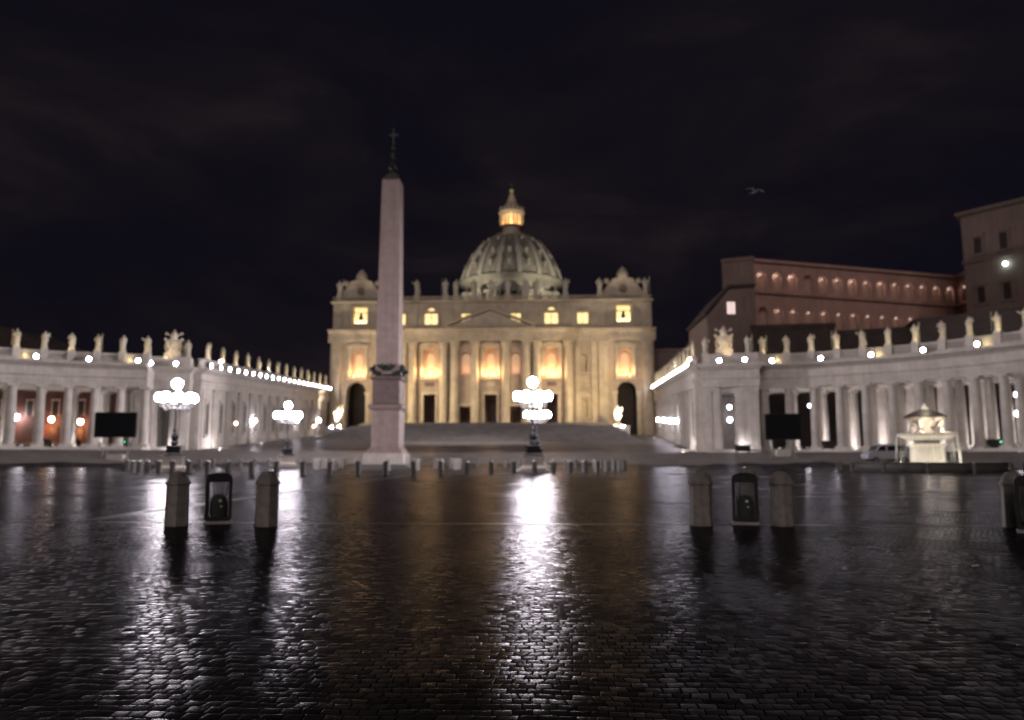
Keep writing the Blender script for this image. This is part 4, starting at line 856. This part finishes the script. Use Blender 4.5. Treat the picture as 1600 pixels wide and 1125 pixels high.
d = Vector(tw[1])-Vector(tw[0]); X = Matrix.Translation((tw[0][0], tw[0][1], 0)) @ Matrix.Rotation(math.atan2(d.y, d.x), 4, 'Z')
for zz in (40.3, 54.6): MB().at(X).box(-.3, d.length, -.5, -.003, zz, zz+.8).build('string_course', 'brown', tb)
for fl_, zb in enumerate((29, 43.2, 57.0)):
    for i in range(7):
        cx = 4.0+i*6.4
        f = MB().at(X).box(cx-.95, cx+.95, -.06, -.004, zb, zb+4.3).build('window', 'dark', tb)
        c = MB().at(X); c.box(cx-1.5, cx-.95, -.3, -.003, zb-.4, zb+4.6); c.box(cx+.95, cx+1.5, -.3, -.003, zb-.4, zb+4.6); c.box(cx-1.8, cx+1.8, -.45, -.003, zb+4.6, zb+5.1); c.box(cx-1.8, cx+1.8, -.45, -.003, zb-.8, zb-.4)
        if (i+fl_) % 2: c.prism([(cx-1.9, zb+5.1), (cx+1.9, zb+5.1), (cx, zb+6.2)], -.45, -.003)
        else: c.prism([(cx+1.9*math.cos(PI*k/6), zb+5.1+1.0*math.sin(PI*k/6)) for k in range(7)], -.45, -.003)
        c.build('window_frame', 'brown', f)
cp = X @ Vector((10.6, -.7, 52.6)); lt = thing('wall_lamp', 'cold greenish lamp shining high on the dark palace wall', 'lamp', tuple(cp))
MB().sphere((0, 0, 0), .5, 10, 7).build('globe', 'cold', lt, smooth=60); MB().box(-.1, .1, 0, .75, -.1, .1).build('bracket', 'iron', lt)
for nm_, lb, (a0, ya), (a1, yb), zt in (('low_building', 'low dark flat-roofed block behind the statues beside the crest', (1176, 172), (1306, 170), 29.4), ('low_building', 'low black block filling the gap below the red arcade', (1303, 176), (1446, 170), 28.6),
                                   ('low_building', 'dark long block under the tall palace at the picture edge', (1438, 166), (1700, 150), 29.6)):
    pal(nm_, lb, [(wpt(a0, ya), ya), (wpt(a1, yb), yb), (wpt(a1, yb)+3, yb+14), (wpt(a0, ya)+3, ya+14)], 2, zt, 'roofdark', .4)
# left: red building seen through the columns, orange lit
rb_ = thing('red_building', 'red plaster building glowing orange between the columns, dark tiled roof above the statues', 'building', (0, 0, 0))
xa, xb = wpt(-160, 182), wpt(232, 182)
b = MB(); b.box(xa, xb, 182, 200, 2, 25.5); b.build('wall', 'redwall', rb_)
xr0, xr1 = wpt(-200, 182), wpt(75, 182)
b = MB(); b.prism([(xr0, 25.4), (xr1+2, 25.4), (xr1-1, 29.5), (xr1-12, 33.5), (xr0, 38)], 181, 201); b.build('roof', 'roofdark', rb_)
for i in range(12):
    x = xa+3+i*6.4; f = MB().box(x-.8, x+.8, 181.9, 181.995, 11.5, 14.8).build('window', 'dark', rb_); MB().box(x-1.0, x-.8, 181.75, 181.997, 11.3, 15).box(x+.8, x+1, 181.75, 181.997, 11.3, 15).box(x-1.1, x+1.1, 181.7, 181.997, 15, 15.4).build('window_frame', 'trav', f)
    MB().box(x-1.0, x+1.0, 181.85, 181.996, 3.4, 8.6).build('shutter', 'wood', rb_)
for i, (px, z) in enumerate(((31, 11.0), (86, 10.4), (131, 9.8), (-30, 10.6))):
    x = wpt(px, 180); lantern((x, 180.9, z), 0, .62, 'warmlan' if i else 'lantern', f'bright street lantern on the red building, seen in the {["second", "third", "fourth", "first"][i]} gap between the columns', 'lanterns on the red building')
    light('street_light', 'POINT', (x-1.6, 180.3, z-2.2), 520 if i else 200, (1, .42, .14) if i else (1, .62, .4), .4)
# lanterns hanging in the colonnades
for i, (px, Y, z, lb) in enumerate(((30, 149, 16.2-2.6, 'small white lamp hanging high in the second gap of the columns'), (1136, 152, 11.1, 'upper of the two white lamps in the dark pavilion opening'), (1136, 151, 8.6, 'lower of the two white lamps in the dark pavilion opening'),
                               (1260, 150, 11.2, 'small lamp between columns beside the big dark screen'), (1581, 133, 11.9, 'upper lamp hanging between the columns at the picture edge'), (1581, 131, 8.6, 'lower lamp hanging between the columns at the picture edge'))):
    lantern((wpt(px, Y), Y, z), 0, (.36, .42, .48, .34, .42, .5)[i], 'lantern_low', lb, 'lamps hanging in the colonnades', 'hanging_lamp', True)

# ------------------------------------------------------------------ fountain
fx, fy = AX+61.8, 87.5; fz = gz(fx, fy)
ft = thing('fountain', 'floodlit stone fountain with a domed top and dark round pool', 'fountain', (fx, fy, fz))
b = MB(); b.lathe([(7.6, -.1), (7.8, .25), (7.4, .4), (7.5, .85), (7.75, 1.0), (7.2, 1.05), (7.0, .9), (6.9, .35), (3, .3)], 40, caps=False); b.build('pool_basin', 'granite_dark', ft, smooth=40)
MB().lathe([(6.95, .70), (2.0, .705)], 40, caps=False).build('water', 'poolw', ft)
b = MB(); b.lathe([(2.0, .3), (2.1, .7), (1.75, .9), (1.7, 2.6), (1.95, 2.85), (2.05, 3.0), (1.5, 3.1)], 8, ph=PI/8); b.build('pedestal', 'trav', ft)
b = MB(); b.lathe([(1.2, 3.1), (1.4, 3.3), (2.2, 3.55), (2.9, 3.9), (2.95, 4.15), (2.7, 4.2), (1.2, 4.0)], 24); b.build('lower_bowl', 'trav', ft, smooth=40)
b = MB(); b.lathe([(.9, 4.0), (1.25, 4.15), (.75, 4.5), (.7, 4.9), (1.0, 5.3), (1.5, 5.6), (2.0, 5.85)], 16)
for k in range(8): a = 2*PI*k/8; b.tube([(1.7*math.cos(a), 1.7*math.sin(a), 4.2), (1.35*math.cos(a), 1.35*math.sin(a), 4.9), (1.75*math.cos(a), 1.75*math.sin(a), 5.75)], [.28, .22, .2], 6)
b.build('stem', 'trav', ft, smooth=40)
b = MB(); b.lathe([(2.1, 5.85), (2.15, 6.0), (1.7, 6.3), (1.2, 6.55), (.7, 6.75), (.3, 6.85)], 20); b.build('mushroom_cap', 'granite_dark', ft, smooth=40)
b = MB(); rr = random.Random(5)
for k in range(26): a = rr.random()*6.28; r = rr.random()*.5; h = 7.5-r*1.2; b.tube([(r*.3*math.cos(a), r*.3*math.sin(a), 6.75), (r*.8*math.cos(a), r*.8*math.sin(a), h), (r*1.3*math.cos(a), r*1.3*math.sin(a), h-.45)], [.05, .08, .04], 5)
b.build('top_jet', 'poolw', ft, smooth=60); b = MB()
for k in range(26):
    a = rr.random()*6.28; q = 2.86+.12*rr.random(); w1 = .010+.022*rr.random(); z1 = .7+(rr.random()*1.6 if k % 3 == 0 else 0)
    b.tube([(q*math.cos(a), q*math.sin(a), 4.12), ((q+.12)*math.cos(a), (q+.12)*math.sin(a), 3.4), ((q+.2)*math.cos(a+.02), (q+.2)*math.sin(a+.02), 2.2), ((q+.25)*math.cos(a+.03), (q+.25)*math.sin(a+.03), z1)], [w1, w1*.8, w1*.9, w1*.5], 5)
for k in range(90):
    a = rr.random()*6.28; q = 2.6+1.5*rr.random(); b.sphere((q*math.cos(a), q*math.sin(a), .72+.35*rr.random()**3), .03+.07*rr.random(), 6, 4, .7)
wc = b.build('water_curtain', 'poolw', ft, smooth=60); wc['kind'] = 'stuff'
for k in range(6): a = 2*PI*k/6+.4; light('fountain_light', 'POINT', (fx+3.9*math.cos(a), fy+3.9*math.sin(a), fz+1.1), 240, (1, .93, .72), .2)
for a in (-2.1, -1.0, 1.3): light('fountain_light', 'POINT', (fx+2.2*math.cos(a), fy+2.2*math.sin(a), fz+4.7), 150, (1, .85, .62), .15)
light('fountain_light', 'POINT', (fx-.6, fy-1.6, fz+7.3), 90, (1, .88, .66), .1)
# stone posts round the pool
fb = stone_bollard('fountain_bollard', 0, 0, 'granite_dark', [(.22, -.1), (.22, .1), (.18, .12), (.17, .85), (.2, .9), (.14, 1.02), (.02, 1.05)], 8)
for k in range(14):
    o = fb if k == 0 else fb.copy()
    if k: COL.objects.link(o)
    a = 2*PI*k/14; x, y = fx+9.3*math.sin(a), fy-9.3*math.cos(a); o.location = (x, y, gz(x, y)); j = k+1 if k < 8 else 14-k
    tag(o, f'dark post round the fountain pool, {ORD[j-1]} from the front {"away from the obelisk" if k < 8 else "towards the obelisk"}', 'bollard', 'dark posts round the fountain')

# ------------------------------------------------------------------ video screens
def vscreen(xc, Y, w_, z0, z1, label, rz):
    zg = gz(xc, Y); t = thing('video_screen', label, 'screen', (xc, Y, zg), rz, 'big video screens')
    MB().box(-w_/2, w_/2, 0, .5, z0-zg, z1-zg).build('cabinet', 'iron', t); MB().box(-w_/2+.12, w_/2-.12, -.03, -.003, z0-zg+.12, z1-zg-.12).build('display', 'screen', t)
    for s_ in (-1, 1):
        b = MB(); b.box(s_*w_*.3-.1, s_*w_*.3+.1, .55, .75, .12, z1-zg-.3); b.tube([(s_*w_*.3, .65, z0-zg+.8), (s_*w_*.3, 2.6, .05)], .08, 6); b.box(s_*w_*.3-.35, s_*w_*.3+.35, -.5, 3.0, -.1, .12)
        b.build('support_leg', 'metal', t)
    MB().box(-w_*.2, w_*.2, .2, 1.6, 0, 1.2).build('ballast', 'trav', t)
vscreen(AX-53.5, 127.6, 6.9, 4.75, 9.05, 'blank black video screen standing before the columns near the first lamp', .10)
vscreen(AX+58.4, 128, 5.7, 4.25, 8.55, 'blank black video screen standing before the columns near the fountain', -.10)

# ------------------------------------------------------------------ litter bins
def bin_(x, y, rz, label):
    t = thing('litter_bin', label, 'litter bin', (x, y, gz(x, y)), rz, 'litter bins between the stone bollards')
    MB().box(-.33, .33, -.22, .22, 0, .07).build('base_slab', 'granite', t)
    def rr_(hw, z0, z1, r=.10, n=5):
        p = []
        for cx, cz, a0 in ((hw-r, z0+r*.6, -PI/2), (hw-r, z1-r, 0), (-hw+r, z1-r, PI/2), (-hw+r, z0+r*.6, PI)):
            q = r*.6 if cz < z0+r else r
            p += [(cx+(r-q if cx > 0 else q-r)+q*math.cos(a0+PI/2*i/n), cz+q*math.sin(a0+PI/2*i/n)) for i in range(n+1)]
        return p
    b = MB()
    for y0, y1 in ((-.17, -.11), (.11, .17)): 
        o_ = rr_(.315, .08, 1.22); i_ = rr_(.238, .17, 1.06, .07); n = len(o_)
        b.add([(p[0], y0, p[1]) for p in o_]+[(p[0], y0, p[1]) for p in i_]+[(p[0], y1, p[1]) for p in o_]+[(p[0], y1, p[1]) for p in i_],
              [q for k in range(n) for q in ((k, (k+1) % n, n+(k+1) % n, n+k), (2*n+k, 2*n+(k+1) % n, 3*n+(k+1) % n, 3*n+k), (k, (k+1) % n, 2*n+(k+1) % n, 2*n+k), (n+k, n+(k+1) % n, 3*n+(k+1) % n, 3*n+k))])
    for s_ in (-1, 1):
        for z in (.2, .6, 1.0): b.box(s_*.29-.015, s_*.29+.015, -.11, .11, z, z+.04)
    b.build('frame', 'iron', t, smooth=30)
    MB().lathe([(.31, 1.04), (.322, 1.14), (.27, 1.235), (.1, 1.27)], 20, sy=.55).build('lid', 'iron', t, smooth=40)
    bg_ = MB(); n = 26; lv = [(.20, .13), (.235, .3), (.24, .55), (.225, .85), (.24, 1.08), (.26, 1.12)]
    vs = [((r*(1+.05*math.sin(7*2*PI*i/n+z*5)))*math.cos(2*PI*i/n), .45*r*(1+.05*math.sin(5*2*PI*i/n))*math.sin(2*PI*i/n), z) for r, z in lv for i in range(n)]
    bg_.add(vs, [(j*n+i, j*n+(i+1) % n, (j+1)*n+(i+1) % n, (j+1)*n+i) for j in range(len(lv)-1) for i in range(n)]); bg_.build('bag', 'bag', t, smooth=60)
    rb2 = MB(); r_ = random.Random(int(x*10)); rb2.lathe([(.185, .12), (.215, .3), (.215, .55), (.16, .66), (.05, .72)], 14, sy=.43)
    for k in range(9): a = r_.random()*6.28; q = r_.random()*.13; rb2.sphere((q*math.cos(a), .4*q*math.sin(a), .55+r_.random()*.14), .05+.05*r_.random(), 6, 5)
    rb2.build('rubbish', 'rubbish', t)
    pp = MB(); pp.box(.01, .07, -.125, -.115, .55, .60); pp.box(.05, .09, -.12, -.11, .42, .45); pp.build('paper_cup', 'paper', t)
bin_(-8.34, 19.4, .36, 'black litter bin with a half-full clear bag, between two pale bollards by the lamp streak')
bin_(4.92, 19.75, -.22, 'black framed litter bin in shadow with a bollard cap showing above it')
bin_(10.78, 17.9, -.5, 'black litter bin cut off by the picture edge')

# ------------------------------------------------------------------ vehicles, boxes, barriers, small things
def car(x, y, rz, label, body, van=False, zz=None, grp='vehicles parked by the colonnades', name='parked_car'):
    t = thing(name, label, 'van' if van else 'car', (x, y, gz(x, y) if zz is None else zz), rz, grp)
    if van: pr_ = [(-2.6, .45), (2.55, .45), (2.65, .9), (2.5, 1.15), (1.75, 1.35), (1.25, 2.05), (.9, 2.2), (-2.35, 2.2), (-2.6, 1.9)]; wl = ((-1.7, .36), (1.7, .36)); hw = .95
    else: pr_ = [(-2.05, .4), (2.05, .4), (2.1, .7), (1.95, .92), (1.0, 1.0), (.45, 1.42), (-.9, 1.46), (-1.6, 1.05), (-2.05, .95)]; wl = ((-1.3, .32), (1.3, .32)); hw = .82
    b = MB(); b.prism(pr_, -hw, hw); o_ = b.build('body', body, t); md = o_.modifiers.new('bevel', 'BEVEL'); md.width = .12; md.segments = 3; md.limit_method = 'ANGLE'
    b = MB()
    if van: b.box(-2.2, -.9, -hw-.01, hw+.01, 1.4, 2.0); b.box(-.7, .3, -hw-.012, hw+.012, 1.4, 2.0); b.prism([(.5, 1.4), (1.55, 1.4), (1.1, 2.0), (.5, 2.0)], -hw-.011, hw+.011); b.prism([(1.72, 1.42), (1.8, 1.44), (1.34, 2.04), (1.26, 2.02)], -hw+.15, hw-.15)
    else: b.prism([(-1.35, 1.02), (.85, 1.02), (.4, 1.36), (-.85, 1.39)], -hw-.01, hw+.01); b.prism([(.98, 1.03), (1.04, 1.05), (.52, 1.42), (.46, 1.4)], -hw+.1, hw-.1)
    b.build('windows', 'glass', t)
    for wx_, r in wl:
        for s_ in (-1, 1):
            q = MB().at(Matrix.Translation((wx_, s_*(hw-.08), r)) @ Matrix.Rotation(PI/2, 4, 'X')); q.lathe([(r*.6, -.12), (r*.95, -.12), (r, -.06), (r, .06), (r*.95, .12), (r*.6, .12)], 16); wh = q.build('wheel', 'rubber', t, smooth=40)
            q = MB().at(Matrix.Translation((wx_, s_*(hw+.045), r)) @ Matrix.Rotation(PI/2, 4, 'X')); q.lathe([(r*.55, -.02), (r*.5, .03)], 12); q.build('hub', 'metal', wh)
    for s_ in (-1, 1): MB().sphere(((2.62 if van else 2.06), s_*(hw-.25), .82 if van else .72), .12, 8, 5).build('headlight', 'white', t)
    return t
vn = car(wpt(1376, 118), 118, PI+.05, 'pale grey van parked beyond the fountain pool, before the columns', 'greybox', True, name='parked_van'); vn.scale = (1.25, 1.25, 1.25)
car(wpt(28, 164), 164, -PI/2+.3, 'pale small car parked behind the columns in the gap with the white lamps', 'white')
car(wpt(79, 165), 165, -PI/2+.2, 'pale small car parked behind the columns under the orange lantern', 'white')
car(wpt(122, 166), 166, -PI/2, 'dark small car parked behind the columns next to the video screen', 'iron')
def ctrl(px, Y, w_, h_, label, led=None, zz=None):
    while zz and math.hypot(abs(wpt(px, Y)-AX)-46, Y-OY) < (46.8 if px < 800 else 53.8): Y += .1
    x = wpt(px, Y); t = thing('equipment_case', label, 'equipment case', (x, Y, gz(x, Y) if zz is None else zz), .1, 'dark equipment cases along the colonnades')
    MB().box(-w_/2, w_/2, -.5, .5, .12, h_).build('case', 'iron', t); MB().box(-w_/2-.05, w_/2+.05, -.55, .55, h_, h_+.12).build('lid', 'rubber', t)
    MB().box(-w_/2+.1, -w_/2+.3, -.4, .4, -.02, .12).box(w_/2-.3, w_/2-.1, -.4, .4, -.02, .12).build('foot', 'metal', t)
    for k, m in enumerate(led or ()): MB().box(w_/2-.7-k*1.3, w_/2-.35-k*1.3, -.56, -.502, h_-.42, h_-.24).build('indicator_light', m, t)
ctrl(199, 120, 2.4, 1.3, 'dark case with green and blue lights beside the black screen near the first lamp', ('led_g', 'led_b'), 3.3)
ctrl(1155, 134, 2.4, 1.1, 'low dark case at the foot of the lit pavilion pilaster')
ctrl(1287, 115, 2.0, 1.5, 'dark case between the column feet just beyond the fountain-side screen', None, 2.8)
ctrl(1543, 110, 2.6, 1.4, 'dark case with one green light at the column feet beyond the fountain', ('led_g',), 2.8)
# crowd barriers beside the steps
br0 = thing('crowd_barrier', 'x', 'barrier', group='crowd barriers beside the church steps')
b = MB(); b.tube([(-1.1, 0, .1), (-1.1, 0, 1.05), (-1.0, 0, 1.1), (1.0, 0, 1.1), (1.1, 0, 1.05), (1.1, 0, .1)], .03, 6); b.tube([(-1.1, 0, .25), (1.1, 0, .25)], .025, 6); b.build('frame', 'metal', br0)
b = MB()
for k in range(13): b.tube([(-.96+k*.16, 0, .25), (-.96+k*.16, 0, 1.1)], .012, 5)
b.build('bars', 'metal', br0); MB().box(-.85, -.75, -.3, .3, 0, .08).box(.75, .85, -.3, .3, 0, .08).build('foot', 'metal', br0)
learn(br0); k = 0
for s in (-1, 1):
    for i in range(11):
        xr = s*(30+i*2.3); yr = 92-i*1.2; p = P(xr, yr); lb = f'steel crowd barrier below the church steps, {ORD[i]} from the middle, {"palace-side" if s > 0 else "screen-side"}'
        if k == 0: o = br0; o.location = p; o['label'] = lb
        else: o = clone(br0, p, s*-.45, lb)
        k += 1
# gull
gl = thing('seagull', 'pale gull gliding with spread wings in the black sky', 'bird', (wpt(1191, 46)-.0, 46, 17.75), .5)
b = MB(); n = 10; vs = []; fs = []
prf = [(-.30, .01), (-.22, .05), (-.05, .085), (.1, .08), (.2, .06), (.26, .055), (.31, .04), (.37, .012)]
for x, r in prf:
    for i in range(n): a = 2*PI*i/n; vs.append((r*math.cos(a), -x, r*math.sin(a)))
fs = [(j*n+i, j*n+(i+1) % n, (j+1)*n+(i+1) % n, (j+1)*n+i) for j in range(len(prf)-1) for i in range(n)]+[tuple(range(n)), tuple((len(prf)-1)*n+i for i in range(n))]; b.add(vs, fs)
for s in (-1, 1):
    w_ = [(.06, -.14, .02), (.06, .10, .02), (.36, -.20, .13), (.36, .04, .13), (.72, -.02, .06), (.72, .06, .06)]
    b.add([(s*x, y, z) for x, y, z in w_]+[(s*x, y, z-.02) for x, y, z in w_], [(0, 1, 3, 2), (2, 3, 5, 4), (6, 7, 9, 8), (8, 9, 11, 10), (0, 2, 8, 6), (2, 4, 10, 8), (1, 3, 9, 7), (3, 5, 11, 9), (4, 5, 11, 10)])
b.add([(-.05, .24, 0), (.05, .24, 0), (.1, .48, 0), (-.1, .48, 0), (-.05, .24, -.02), (.05, .24, -.02), (.1, .48, -.01), (-.1, .48, -.01)], [(0, 1, 2, 3), (4, 5, 6, 7), (0, 3, 7, 4), (1, 2, 6, 5), (2, 3, 7, 6)])
b.build('body', 'gull', gl, smooth=50)
# scraps of paper on the wet stones
for i, (px, dy, lb) in enumerate(((1592, 200, 'white scrap of paper on the dark cobbles near the picture edge'), (1588, 165, 'small grey scrap of paper beyond the white one at the picture edge'), (1500, 164, 'tiny pale scrap of paper on the dark cobbles before the fountain'))):
    Y = 1200*1.7/dy; x = wpt(px, Y); b = MB(); b.add([(-.05, -.03, .004), (.05, -.035, .012), (.055, .03, .02), (-.04, .035, .006), (-.05, -.03, .007), (.05, -.035, .015), (.055, .03, .023), (-.04, .035, .009)], [(0, 1, 2, 3), (4, 5, 6, 7), (0, 1, 5, 4), (1, 2, 6, 5), (2, 3, 7, 6), (3, 0, 4, 7)])
    o = b.build('paper_scrap', 'paper', loc=(x, Y, .01)); tag(o, lb, 'litter')
